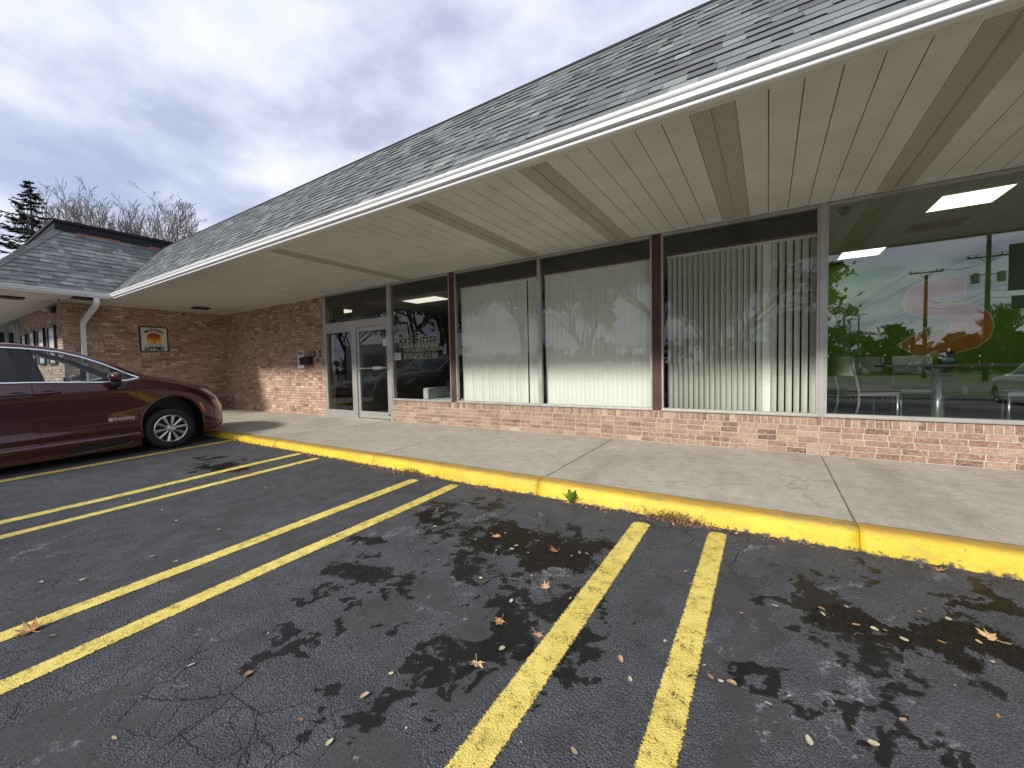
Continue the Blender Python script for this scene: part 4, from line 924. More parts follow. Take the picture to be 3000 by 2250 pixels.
GR = simple('sign_green_ink', (.03, .14, .07), .5)
text('sign_text', 'RESERVED', .05, GR, t, (-10.175, 5.865, .445), R_FRONT, .9); text('sign_text', 'PARKING', .05, GR, t, (-10.16, 5.865, .41), R_FRONT, .9)
mb = MB(); mb.box(-10.155, -9.965, 5.8655, 5.8675, .16, .345); obj('symbol_panel', mb, M['sash'], t)
mb = MB(); P = lambda a, b: (-10.07+a, 5.8645, .25+b)
mb.tube([P(-.01, .07), P(-.008, .0), P(.04, -.005), P(.055, -.06), P(.075, -.055)], .007, 6); mb.tube([P(-.01, .035), P(.03, .03)], .005, 6)
mb.tube([P(-.02+.045*math.cos(a), -.02+.045*math.sin(a)) for a in [math.radians(110+i*20) for i in range(11)]], .005, 6); mb.lathe([(0, 0), (.012, 0), (.012, .002), (0, .002)], P(-.012, .078), 'y', 12)
obj('wheelchair_symbol', mb, M['paper'], t)
text('sign_text', 'P', .05, GR, t, (-10.09, 5.865, .10), R_FRONT, 1)
t = thing('mailbox', 'black metal wall mailbox with two newspaper hooks', 'mailbox', (-9.75, 5.8, .17))
mb = MB(); mb.poly([(-9.93, 5.865, .15), (-9.93, 5.865, .345), (-9.93, 5.77, .30), (-9.93, 5.75, .15)], (.40, 0, 0)); obj('box', mb, M['black'], t, bevel=.004)
mb = MB(); mb.poly([(-9.94, 5.866, .352), (-9.94, 5.76, .305), (-9.94, 5.745, .27), (-9.94, 5.742, .275), (-9.94, 5.757, .312), (-9.94, 5.866, .358)], (.42, 0, 0)); obj('lid', mb, M['black'], t)
for x in (-9.80, -9.62):
    mb = MB(); mb.tube([(x, 5.80, .15), (x, 5.80, .08), (x-.01, 5.78, .045), (x-.03, 5.75, .05), (x-.035, 5.735, .08)], .006, 6); obj('hook', mb, M['black'], t)

# lottery sign (faces +X)
SX = XL+.012
t = thing('lottery_sign', 'framed cream lottery sign with an orange tree and sun on the side wall', 'sign', (SX, 4.16, .93))
y0, y1, z0, z1 = 3.855, 4.455, .60, 1.275
mb = MB(); e = .022
for a, b, c, d in ((y0, y1, z0, z0+e), (y0, y1, z1-e, z1), (y0, y0+e, z0+e, z1-e), (y1-e, y1, z0+e, z1-e)): mb.box(SX, SX+.05, a, b, c, d)
obj('frame', mb, M['black'], t)
mb = MB(); mb.box(SX, SX+.035, y0+e, y1-e, z0+e, z1-e); obj('panel', mb, M['cream'], t)
cy, cz = (y0+y1)/2, .955; fx = SX+.0355
def disc(nm, r0, mt, x, jit=0, zc=0, zmin=-9, n=60, sy=1, sz=1):
    R = random.Random(3); mb = MB(); P = []
    for i in range(n):
        a = 2*PI*i/n; r = r0*(1+(R.uniform(-jit, jit)))
        P.append((x, cy+r*sy*math.cos(a), max(zmin, cz+zc+r*sz*math.sin(a))))
    mb.poly(P, (.001, 0, 0)); obj(nm, mb, mt, t)
YE = simple('sign_yellow', (.80, .50, .02), .5); ORG = simple('sign_orange', (.62, .17, .02), .5); RD = simple('sign_deep_orange', (.42, .06, .015), .5)
disc('sun', .165, YE, fx, 0, -.03, cz-.13)
disc('tree_crown', .145, ORG, fx+.0015, .06, .045, cz-.03, 60, 1.02, .72)
disc('tree_crown_top', .135, RD, fx+.003, .07, .075, cz+.03, 60, 1.0, .62)
mb = MB(); Y = lambda a, b: (fx+.004, cy+a, cz+b)
mb.tube([Y(0, -.13), Y(.003, -.08), Y(0, -.04)], [.014, .009, .006], 5)
for s in (-1, 1):
    mb.tube([Y(0, -.075), Y(.03*s, -.04), Y(.07*s, -.01)], .004, 5); mb.tube([Y(0, -.06), Y(.015*s, -.01), Y(.03*s, .04)], .003, 5)
obj('tree_trunk', mb, RD, t)
mb = MB(); BL = simple('sign_teal_wave', (.05, .15, .16), .5)
for j in range(2):
    mb.tube([Y(-.165+.33*i/24, -.150-.045*j+.008*math.sin(i*1.05+j)) for i in range(25)], .004, 5)
obj('wave', mb, BL, t)
tx = text('sign_text', 'LOTTERY', .125, M['ink'], t, (fx+.004, cy, .625+.02), R_EAST, .78, extrude=.001, offset=.008, align='CENTER')
for i, ch in enumerate('MICHIGAN'):
    a = math.radians(132-i*84/7.)
    rot = Matrix.Rotation(PI/2, 3, 'Z') @ Matrix.Rotation(PI/2, 3, 'X') @ Matrix.Rotation(a-PI/2, 3, 'Z')
    p = (fx+.004, cy+.21*math.cos(a), cz+.0+.205*math.sin(a))
    text('sign_text', ch, .10, M['ink'], t, p, rot, .95, extrude=.001, offset=.003, align='CENTER')
# posters on the corner shop front
def poster(x0, x1, z0, z1, label, cols, seed):
    t = thing('framed_poster', label, 'poster', ((x0+x1)/2, 2.46, z0), 0, 'framed posters on the corner shop front')
    mb = MB(); e = .045
    for a, b, c, d in ((x0, x1, z0, z0+e), (x0, x1, z1-e, z1), (x0, x0+e, z0+e, z1-e), (x1-e, x1, z0+e, z1-e)): mb.box(a, b, 2.415, 2.462, c, d)
    obj('frame', mb, M['black'], t)
    R = random.Random(seed); mb = MB(); mb.box(x0+e, x1-e, 2.44, 2.46, z0+e, z1-e, .0)
    z = z1-e
    while z > z0+e+.03:
        h = R.uniform(.04, .12); c = R.random(); xx = R.uniform(0, .18)
        mb.box(x0+e+xx, x1-e-R.uniform(0, .15), 2.4385, 2.4395, max(z0+e, z-h), z-.012, c); z -= h
    n = NT(label.replace(' ', '_')[:20]); n.set(Base_Color=n.ramp(n.attr('shade'), cols, 'CONSTANT'), Roughness=.35)
    obj('print', mb, n.m, t)
poster(-18.80, -18.11, .35, 1.23, 'red and white framed poster, farthest left of the row', [(0, (.65, .6, .55)), (.3, (.5, .03, .03)), (.6, (.7, .68, .62)), (.85, (.4, .02, .02))], 1)
poster(-17.70, -16.97, .32, 1.25, 'mostly white framed poster, second from the left', [(0, (.55, .55, .5)), (.3, (.7, .7, .65)), (.6, (.25, .3, .2)), (.85, (.6, .6, .2))], 2)
poster(-16.58, -15.83, .30, 1.245, 'white over violet framed poster, third from the left', [(0, (.55, .55, .5)), (.3, (.10, .07, .25)), (.6, (.35, .33, .5)), (.85, (.7, .7, .68))], 3)
poster(-15.40, -14.67, .28, 1.245, 'grey framed poster nearest the wall corner', [(0, (.5, .5, .48)), (.3, (.08, .08, .12)), (.6, (.35, .35, .38)), (.85, (.7, .7, .7))], 5)
t = thing('wall_light', 'small beige wall lamp high near the brick corner', 'light', (-14.75, 2.46, 1.6))
mb = MB(); mb.box(-14.85, -14.56, 2.40, 2.463, 1.53, 1.68); obj('backplate', mb, LT, t, bevel=.01)
mb = MB(); mb.lathe([(0, -.0), (.07, 0), (.055, -.10), (.03, -.16), (0, -.16)], (-14.75, 2.40, 1.61), 'y', 16); obj('lamp_head', mb, simple('beige_lamp', (.6, .5, .36), .4), t, smooth=True)
# ---------------- vehicles ----------------
def inpoly(y, z, P):
    c = np.zeros(y.shape, bool); n = len(P); j = n-1
    for i in range(n):
        yi, zi = P[i]; yj, zj = P[j]
        if zi != zj:
            c ^= ((zi > z) != (zj > z)) & (y < (yj-yi)*(z-zi)/(zj-zi)+yi)
        j = i
    return c
class Loft:
    def __init__(s, C, st, shoulder=1.06, low=.14, bend=(.0, .10, .34), wid=.99):
        """C: dict of (y list, value list) curves; st stations"""
        k = 9
        def cv(n):
            ys, vs = C[n]; f = np.interp(st, ys, vs)
            g = np.convolve(np.pad(f, k, mode='edge'), np.ones(k)/k, 'same')[k:-k]
            return g
        T, E, We, Wf, H0, B, Sh = (cv(n) for n in ('T', 'E', 'We', 'Wf', 'H0', 'B', 'Sh'))
        f = Wf/wid
        def hh(h): return H0+(h-low)*np.clip((Sh-H0)/(shoulder-low), .1, 1)
        led = np.clip((.1-st)/.3, 0, 1)*C.get('ledge', 1)
        ctl = [(.945*f, H0), (.972*f, hh(.31)), ((.96+.026*led)*f, hh(.33)), ((.96+.026*led)*f, hh(.347)), (.957*f, hh(.362)), (.955*f, hh(.42)), (.979*f, hh(.45)), (.960*f, hh(.545)), (.962*f, hh(.75)), (.984*f, Sh-.03), (.986*f, Sh), (.952*f, B), (We, E), (We*.93, E+.35*(T-E)), (We*.6, E+.82*(T-E)), (We*0, T)]
        cnt = [8, 2, 1, 2, 4, 2, 6, 8, 14, 2, 12, 40, 5, 10, 12]
        cols_w, cols_h, seg = [], [], []
        for i in range(len(ctl)-1):
            for q in range(cnt[i]):
                t = q/cnt[i]
                cols_w.append(ctl[i][0]*(1-t)+ctl[i+1][0]*t); cols_h.append(ctl[i][1]*(1-t)+ctl[i+1][1]*t); seg.append(i)
        cols_w.append(ctl[-1][0]); cols_h.append(ctl[-1][1]); seg.append(len(ctl)-1)
        W = np.array(cols_w).T; H = np.array(cols_h).T
        for _ in range(2):
            W[:, 1:-1] = (W[:, :-2]+2*W[:, 1:-1]+W[:, 2:])/4; H[:, 1:-1] = (H[:, :-2]+2*H[:, 1:-1]+H[:, 2:])/4
        kb = np.interp(st, [-9, 0, .5, 1.0], [0, bend[0], bend[1], bend[2]])[:, None]
        Yr = st[:, None]-kb*(np.abs(W)/wid)**3
        s.W, s.H, s.Y, s.seg = W, H, Yr, np.array(seg)
    def full(s):
        X = np.concatenate([s.W, -s.W[:, -2::-1]], 1); Y = np.concatenate([s.Y, s.Y[:, -2::-1]], 1); Z = np.concatenate([s.H, s.H[:, -2::-1]], 1)
        return X, Y, Z
    def at(s, y, h, off=0.0, maxseg=12):
        m = s.seg <= maxseg
        d = (s.Y[:, m]-y)**2+(s.H[:, m]-h)**2; i = np.argmin(d); r, c = np.unravel_index(i, d.shape)
        return (float(s.W[:, m][r, c])+off, y, h)
def np_obj(name, X, Y, Z, faces_mask, mat, parent, cap=False, flip=False):
    h, w = X.shape; idx = np.arange(h*w).reshape(h, w)
    f = np.stack([idx[:-1, :-1], idx[:-1, 1:], idx[1:, 1:], idx[1:, :-1]], -1)[faces_mask]
    if flip: f = f[:, ::-1]
    used = np.unique(f); re = np.full(h*w, -1); re[used] = np.arange(len(used)); f2 = re[f]
    v = np.stack([X, Y, Z], -1).reshape(-1, 3)[used]
    me = bpy.data.meshes.new(name)
    me.vertices.add(len(v)); me.vertices.foreach_set('co', v.ravel())
    me.loops.add(f2.size); me.loops.foreach_set('vertex_index', f2.ravel().astype(np.int32))
    me.polygons.add(len(f2)); me.polygons.foreach_set('loop_start', np.arange(0, f2.size, 4)); me.polygons.foreach_set('loop_total', np.full(len(f2), 4))
    me.polygons.foreach_set('use_smooth', np.ones(len(f2), bool)); me.materials.append(mat); me.update(); me.validate()
    o = bpy.data.objects.new(name, me); COL.objects.link(o); o.parent = parent; return o
def centroids(X, Y, Z):
    c = lambda A: (A[:-1, :-1]+A[1:, :-1]+A[:-1, 1:]+A[1:, 1:])/4
    return c(X), c(Y), c(Z)
def build_wheel(parent, x, y, R=.345, side=1, spokes=10, rimr=.235, w=.235, width_rim=None):
    """wheel outer face at x (side +1 faces +x)"""
    wh = thing('wheel', None, None, (0, 0, 0)); wh.parent = parent
    xo = x-side*.0
    prof = [(rimr-.004, -.02), (rimr+.02, -.006), (R-.05, 0), (R-.018, -.012), (R-.004, -.035), (R, -.06), (R, -w+.06), (R-.004, -w+.035), (R-.02, -w+.01), (rimr, -w)]
    mb = MB(); mb.lathe([(r, side*h) for r, h in prof], (xo, y, R-.004), 'x', 56)
    for k in range(5): pass
    obj('tyre', mb, M['rubber'], wh, smooth=True, local=True)
    mb = MB(); c = Vector((xo, y, R-.004))
    mb.lathe([(rimr, -side*.004), (rimr-.012, side*.002), (rimr-.022, -side*.006), (rimr-.026, -side*.05), (rimr-.03, -side*.15)], c, 'x', 56)
    mb.lathe([(0, side*.0), (.032, -side*.002), (.036, -side*.010), (.062, -side*.016), (.070, -side*.03), (.07, -side*.07)], c, 'x', 30)
    for i in range(spokes):
        a = 2*PI*i/spokes+.1
        def q(r, t, d):
            return c+Vector((side*d, r*math.cos(a)-t*math.sin(a), r*math.sin(a)+t*math.cos(a)))
        w0, w1 = .011, .026
        vs = [q(.055, -w0, -.020), q(.055, w0, -.020), q(rimr-.016, w1, -.010), q(rimr-.016, -w1, -.010), q(.055, -w0, -.05), q(.055, w0, -.05), q(rimr-.02, w1*.9, -.05), q(rimr-.02, -w1*.9, -.05), q(.055, 0, -.012), q(rimr-.016, 0, -.003)]
        mb.add(vs, [(0, 8, 9, 3), (8, 1, 2, 9), (0, 3, 7, 4), (1, 5, 6, 2), (4, 7, 6, 5)])
    obj('rim', mb, M['rim'], wh, local=True)
    mb = MB()
    for i in range(5):
        a = 2*PI*i/5+.42; mb.lathe([(0, side*.0), (.009, 0), (.010, -side*.015)], c+Vector((-side*.012, .052*math.cos(a), .052*math.sin(a))), 'x', 10)
    obj('lug_nut', mb, M['black'], wh, local=True)
    mb = MB(); mb.lathe([(0, -side*.07), (.15, -side*.075), (.15, -side*.09)], c, 'x', 30); mb.lathe([(0.15, -side*.11), (rimr-.03, -side*.12)], c, 'x', 30)
    obj('brake_disc', mb, M['black'], wh, local=True)
    return wh
def line_on(L, pts, rad, off, mirror=False, n=10, maxseg=12):
    out = []
    for (a, b) in zip(pts[:-1], pts[1:]):
        for i in range(n):
            t = i/n; y = a[0]*(1-t)+b[0]*t; h = a[1]*(1-t)+b[1]*t; out.append(L.at(y, h, off, maxseg))
    out.append(L.at(pts[-1][0], pts[-1][1], off, maxseg))
    xs = np.array([p[0] for p in out]); 
    if len(xs) > 8: xs = np.convolve(np.pad(xs, 3, mode='edge'), np.ones(5)/5, 'same')[3:-3]
    sg = -1 if mirror else 1
    return [(sg*float(x), p[1], p[2]) for x, p in zip(xs, out)]

def build_van():
    V = thing('parked_minivan', 'dark maroon minivan with chrome window trim parked nose-in at the yellow curb', 'minivan', (-9.6, 2.72, float(lotz(-9.6, 2.72))))
    V.rotation_euler = (.033, 0, 0)
    C = dict(
        T=([-4.2, -4.15, -4.0, -3.85, -3.6, -3, -2, -1.6, -1.2, -.9, -.6, -.3, -.12, .1, .3, .5, .7, .82, .9, .96, 1.0], [.62, 1.0, 1.35, 1.70, 1.80, 1.84, 1.85, 1.83, 1.755, 1.64, 1.50, 1.355, 1.275, 1.225, 1.17, 1.11, 1.02, .95, .87, .78, .66]),
        E=([-4.2, -4.1, -3.9, -3.7, -3, -2, -1.6, -1.4, -1.17, -.95, -.71, -.46, -.34, -.11, .2, .45, .62, .76, .86, .94, 1.0], [.58, 1.0, 1.5, 1.70, 1.77, 1.795, 1.79, 1.765, 1.715, 1.64, 1.52, 1.365, 1.285, 1.225, 1.15, 1.06, .99, .91, .83, .74, .62]),
        We=([-4.2, -3.9, -3, -1.2, -.9, -.6, -.4, -.3, -.1, .3, .6, .8, .9, 1.0], [.6, .70, .74, .75, .77, .81, .84, .845, .83, .79, .76, .71, .64, .50]),
        Wf=([-4.2, -4.0, -3.5, .3, .6, .8, .9, .96, 1.0], [.80, .93, .99, .99, .97, .92, .85, .77, .66]),
        H0=([-4.2, -3.9, -3.2, -.5, .4, .9, 1.0], [.35, .24, .13, .125, .20, .22, .30]),
        B=([-4.2, -4, -1.8, -1.5, -.77, -.5, -.345, -.2, .2, .45, .7, .86, 1.0], [.56, 1.28, 1.25, 1.24, 1.185, 1.20, 1.22, 1.19, 1.09, 1.0, .88, .76, .55]),
        Sh=([-4.2, -3.9, -.6, -.2, .2, .45, .62, .76, .86, .94, 1.0], [.5, 1.06, 1.06, 1.05, .99, .90, .83, .74, .66, .58, .48]))
    st = np.concatenate([np.linspace(-4.2, -2.2, 70)[:-1], np.linspace(-2.2, .6, 250)[:-1], np.linspace(.6, 1.0, 60)])
    L = Loft(C, st); X, Y, Z = L.full()
    cx, cyy, cz = centroids(X, Y, Z); segf = np.concatenate([L.seg, L.seg[-2::-1]]); sg = np.minimum(segf[:-1], segf[1:])[None, :].repeat(cx.shape[0], 0)
    arch = np.zeros(cx.shape, bool)
    for ay in (.04, -3.06):
        e = ((cyy-ay)/.425)**2+((cz-.42)/.47)**2 < 1
        e |= (np.abs(cyy-ay) < .425) & (cz < .42)
        arch |= e & (np.abs(cx) > .5)
    DLO = [(-3.72, 1.66), (-1.77, 1.745), (-1.54, 1.725), (-1.35, 1.70), (-1.17, 1.665), (-.95, 1.585), (-.72, 1.465), (-.47, 1.305), (-.345, 1.235), (-.5, 1.205), (-.77, 1.195), (-1.5, 1.245), (-1.8, 1.257), (-3.6, 1.30), (-3.75, 1.4)]
    FG = [(-1.455, 1.70), (-1.35, 1.69), (-1.17, 1.655), (-.95, 1.575), (-.72, 1.455), (-.645, 1.40), (-.635, 1.205), (-.77, 1.20), (-1.375, 1.245)]
    QG = [(-.60, 1.375), (-.47, 1.295), (-.365, 1.235), (-.5, 1.215), (-.595, 1.208)]
    RG = [(-3.65, 1.64), (-1.65, 1.735), (-1.585, 1.255), (-3.6, 1.30)]
    dlo = inpoly(cyy, cz, DLO) & (sg == 11); fg = (inpoly(cyy, cz, FG) | inpoly(cyy, cz, QG)) & dlo; rg = inpoly(cyy, cz, RG) & dlo
    ws = (sg >= 13) & (cyy > -1.22) & (cyy < -.17) & (np.abs(cx) < .90*np.interp(cyy, C['We'][0], C['We'][1]))
    rw = (sg >= 13) & (cyy < -3.72) & (cz > 1.25)
    hl = inpoly(cyy, cz, [(.50, .985), (.66, .965), (.78, .915), (.87, .80), (.79, .785), (.70, .83), (.60, .91)]) & (sg <= 12) & (np.abs(cx) > .3)
    blk = ((cz < .30) & (cyy > .52) & (np.abs(cx) < .80))
    body = ~(arch | dlo | ws | rw | hl | blk)
    np_obj('body', X, Y, Z, body, M['maroon'], V)
    right = cx > 0
    for s_, lab in ((right, 'front side window on the visible side'), (~right, None)):
        o = np_obj('side_window', X, Y, Z, fg & s_, M['carglass'], V)
        if lab: o['label'] = lab
        o = np_obj('rear_window', X, Y, Z, rg & s_, M['cartint'], V)
        np_obj('pillar_trim', X, Y, Z, dlo & ~fg & ~rg & s_, M['black'], V)
        np_obj('headlight', X, Y, Z, hl & s_, simple('headlight_lens', (.80, .80, .76), .12, .1, 1), V)
    np_obj('windshield', X, Y, Z, ws, M['carglass'], V); np_obj('hatch_window', X, Y, Z, rw, M['cartint'], V)
    if blk.any(): np_obj('lower_grille', X, Y, Z, blk, M['black'], V)
    # headliner: inner copy of the roof
    rf = (sg >= 12) & (cyy < -1.15) & (cyy > -3.6)
    np_obj('headliner', X*.965, Y, Z-.035, rf, M['intwall'], V)
    # A pillar inner
    # nose cap
    i = -1; n = X.shape[1]
    mb = MB(); mb.add([(X[i, k], Y[i, k], Z[i, k]) for k in range(n)], [tuple(range(n))]); obj('nose', mb, M['maroon'], V, local=True)
    mb = MB(); mb.add([(X[0, k], Y[0, k], Z[0, k]) for k in range(n)], [tuple(range(n))[::-1]]); obj('tail', mb, M['maroon'], V, local=True)
    mb = MB(); mb.box(-.62, .62, -4.0, .75, .2, .26); mb.box(-.90, .90, -2.6, -.40, .16, .24); obj('underbody', mb, M['black'], V, local=True)
    # wheel wells
    for ay in (.04, -3.06):
        for s_ in (1, -1):
            mb = MB(); rows = []
            for x in (.96, .60):
                rows.append([(s_*(x-.0), ay+.432*math.cos(a), .42+.478*math.sin(a)) for a in [PI*k/24 for k in range(25)]])
            rows = [[(r[0][0], ay+.432, .12)]+r+[(r[0][0], ay-.432, .12)] for r in rows]
            mb.grid(rows); mb.add([(s_*.60, ay+.432, .12)]+rows[1][1:-1]+[(s_*.60, ay-.432, .12)], [tuple(range(27))]); obj('wheel_well', mb, M['black'], V, local=True)
    for y in (0, -3.09):
        build_wheel(V, .955, y, side=1); build_wheel(V, -.955, y, side=-1)
    # trim lines
    top = [(-3.72, 1.665)]+DLO[1:9]; bot = [(-.345, 1.235), (-.5, 1.203), (-.77, 1.19), (-1.5, 1.242), (-1.8, 1.254), (-3.6, 1.30)]
    for mi in (False, True):
        mb = MB()
        for pl in (top, bot): mb.tube(line_on(L, pl, .013, .004, mi), .0155, 8)
        obj('chrome_trim', mb, M['chrome'], V, local=True, smooth=True)
        for pl in ([(-1.60, 1.78), (-1.56, 1.70), (-1.525, 1.40), (-1.50, 1.25), (-1.49, .86), (-1.475, .5), (-1.47, .14)], [(-.46, 1.19), (-.42, 1.05), (-.395, .82), (-.41, .55), (-.43, .36)]):
            mb = MB(); mb.tube(line_on(L, pl, .004, -.001, mi), .0055, 5); obj('door_seam', mb, M['black'], V, local=True)
        mb = MB(); mb.tube(line_on(L, [(-.43, .355), (-1.46, .355)], .004, .0, mi), .004, 5); mb.tube(line_on(L, [(-1.49, .355), (-2.55, .36)], .004, .0, mi), .004, 5); obj('rocker_seam', mb, M['black'], V, local=True)
        for pl in ([(-1.46, 1.70), (-1.375, 1.245)], [(-.655, 1.41), (-.64, 1.20)], [(-.60, 1.37), (-.595, 1.205)], [(-1.64, 1.735), (-1.58, 1.255)]):
            mb = MB(); mb.tube(line_on(L, pl, .0, -.006, mi), .014, 6); obj('window_edge', mb, M['black'], V, local=True)
        sgn = -1 if mi else 1
        for y0 in (-1.37, -1.66):
            p = L.at(y0, 1.085); mb = MB()
            mb.lathe([(0, -.14), (.012, -.135), (.018, -.10), (.018, .10), (.012, .135), (0, .14)], (0, 0, 0), 'y', 12)
            mb.v = [(sgn*(p[0]+.018+v[0]*.8), y0+v[1], 1.085+v[2]*1.0) for v in mb.v]
            hd = obj('door_handle', mb, M['maroon'], V, local=True, smooth=True)
            mb = MB(); mb.lathe([(0, 0), (.03, 0.0), (.045, -.006)], (0, 0, 0), 'x', 20); mb.v = [(sgn*(p[0]+.004+v[0]*.3), y0+.02+v[1]*1.7, 1.085+v[2]*.9) for v in mb.v]; obj('handle_pocket', mb, M['black'], V, local=True, smooth=True)
        # arch lips
        for ay in (.04, -3.06):
            mb = MB(); pts = []
            for k in range(41):
                a = math.radians(-8+196*k/40); y = ay+.438*math.cos(a); h = .42+.483*math.sin(a); pts.append(L.at(y, h, .004))
            xs = np.convolve(np.pad(np.array([p[0] for p in pts]), 4, mode='edge'), np.ones(7)/7, 'same')[4:-4]
            mb.tube([(sgn*float(x), p[1], p[2]) for x, p in zip(xs, pts)], .016, 8); obj('arch_lip', mb, M['maroon'], V, local=True, smooth=True)
        # flat black patch painted as the shade in the sill step slot
        ps = [(-1.28, .185), (-1.16, .255), (-.58, .285), (-.50, .285), (-.53, .215), (-.60, .195), (-1.10, .165)]
        mb = MB(); P = [(sgn*(L.at(a, b)[0]+.004), a, b) for a, b in ps]; mb.add(P, [tuple(range(len(P)))]); obj('sill_shade_patch', mb, M['black'], V, local=True)
        mb = MB(); mb.tube([(sgn*(.972), a, b) for a, b in ((-1.30, .175), (-1.12, .155), (-.60, .188), (-.52, .21), (-.49, .29))], [.004, .012, .012, .010, .006], 8); obj('sill_step', mb, M['maroon'], V, local=True, smooth=True)
        # mirror
        mr = thing('side_mirror', None, None); mr.parent = V
        def ell(c, r, mt, nm, zc=-2, zt=2):
            mb = MB(); prof = []
            mb.lathe([(math.sin(PI*k/14)*1.0, -math.cos(PI*k/14)) for k in range(15)], (0, 0, 0), 'z', 24)
            def sq(t): return math.copysign(abs(t)**.8, t)
            mb.v = [(sgn*(c[0]+sq(v[0])*r[0]), c[1]+sq(v[1])*r[1], c[2]+sq(v[2])*r[2]) for v in mb.v]
            return obj(nm, mb, mt, mr, local=True, smooth=True)
        ell((1.10, -.675, 1.265), (.125, .075, .075), M['maroon'], 'mirror_shell'); ell((1.075, -.66, 1.185), (.10, .06, .075), M['black'], 'mirror_base')
        mb = MB(); mb.tube([(sgn*.93, -.60, 1.16), (sgn*1.05, -.65, 1.17)], .035, 8); obj('mirror_arm', mb, M['black'], mr, local=True, smooth=True)
        # marker
        ps = [(.425, .745), (.455, .75), (.50, .66), (.525, .575), (.495, .57), (.465, .66)]
        mb = MB(); mb.add([(sgn*(L.at(a, b)[0]+.006), a, b) for a, b in ps], [tuple(range(6))]); obj('side_marker', mb, simple('amber_marker', (.75, .20, .02), .3, coat=1), V, local=True)
    # badge
    mk = simple('white_decal', (.62, .60, .60), .4)
    bx = L.at(-.65, .6)[0]+.004
    text('door_lettering', 'BraunAbility', .068, mk, V, (bx, -.705, .588), R_EAST, .72, extrude=.0008, local=True, offset=.001)
    mb = MB(); mb.box(bx, bx+.001, -.765, -.715, .585, .612); mb.box(bx, bx+.001, -.765, -.712, .618, .632); obj('door_emblem', mb, mk, V, local=True)
    # interior
    DK = simple('dark_cabin_trim', (.035, .036, .04), .7); ST = simple('grey_leather_seat', (.16, .16, .16), .6)
    mb = MB(); mb.box(-.86, .86, -.70, -.25, .95, 1.18); obj('dashboard', mb, DK, V, local=True, bevel=.05, smooth=True)
    mb = MB(); mb.box(-.88, .88, -3.6, -.3, .24, .40); obj('cabin_floor', mb, DK, V, local=True)
    for x in (-.42, .42):
        s_ = thing('front_seat', None, None); s_.parent = V
        mb = MB(); mb.box(x-.26, x+.26, -1.62, -1.08, .45, .68); obj('cushion', mb, ST, s_, local=True, bevel=.05, smooth=True)
        mb = MB(); mb.poly([(x-.25, -1.60, .62), (x-.25, -1.50, .62), (x-.25, -1.66, 1.25), (x-.25, -1.80, 1.25)], (.5, 0, 0)); obj('backrest', mb, ST, s_, local=True, bevel=.03, smooth=True)
        mb = MB(); mb.box(x-.13, x+.13, -1.84, -1.74, 1.28, 1.45); obj('headrest', mb, ST, s_, local=True, bevel=.035, smooth=True)
    mb = MB(); c = Vector((-.40, -.86, 1.10)); ti = .45
    ringp = [c+Vector((.185*math.cos(a), -.185*math.sin(a)*math.sin(ti), .185*math.sin(a)*math.cos(ti))) for a in [2*PI*k/28 for k in range(29)]]
    mb.tube(ringp, .014, 8); mb.tube([c+Vector((-.17, 0, 0)), c+Vector((.17, 0, 0))], .018, 6); mb.tube([c, c+Vector((0, .18, -.12))], .03, 8); obj('steering_wheel', mb, DK, V, local=True, smooth=True)
    mb = MB(); mb.box(-.14, .14, -.80, -.76, 1.50, 1.56); obj('interior_mirror', mb, M['black'], V, local=True)
    return V
build_van()

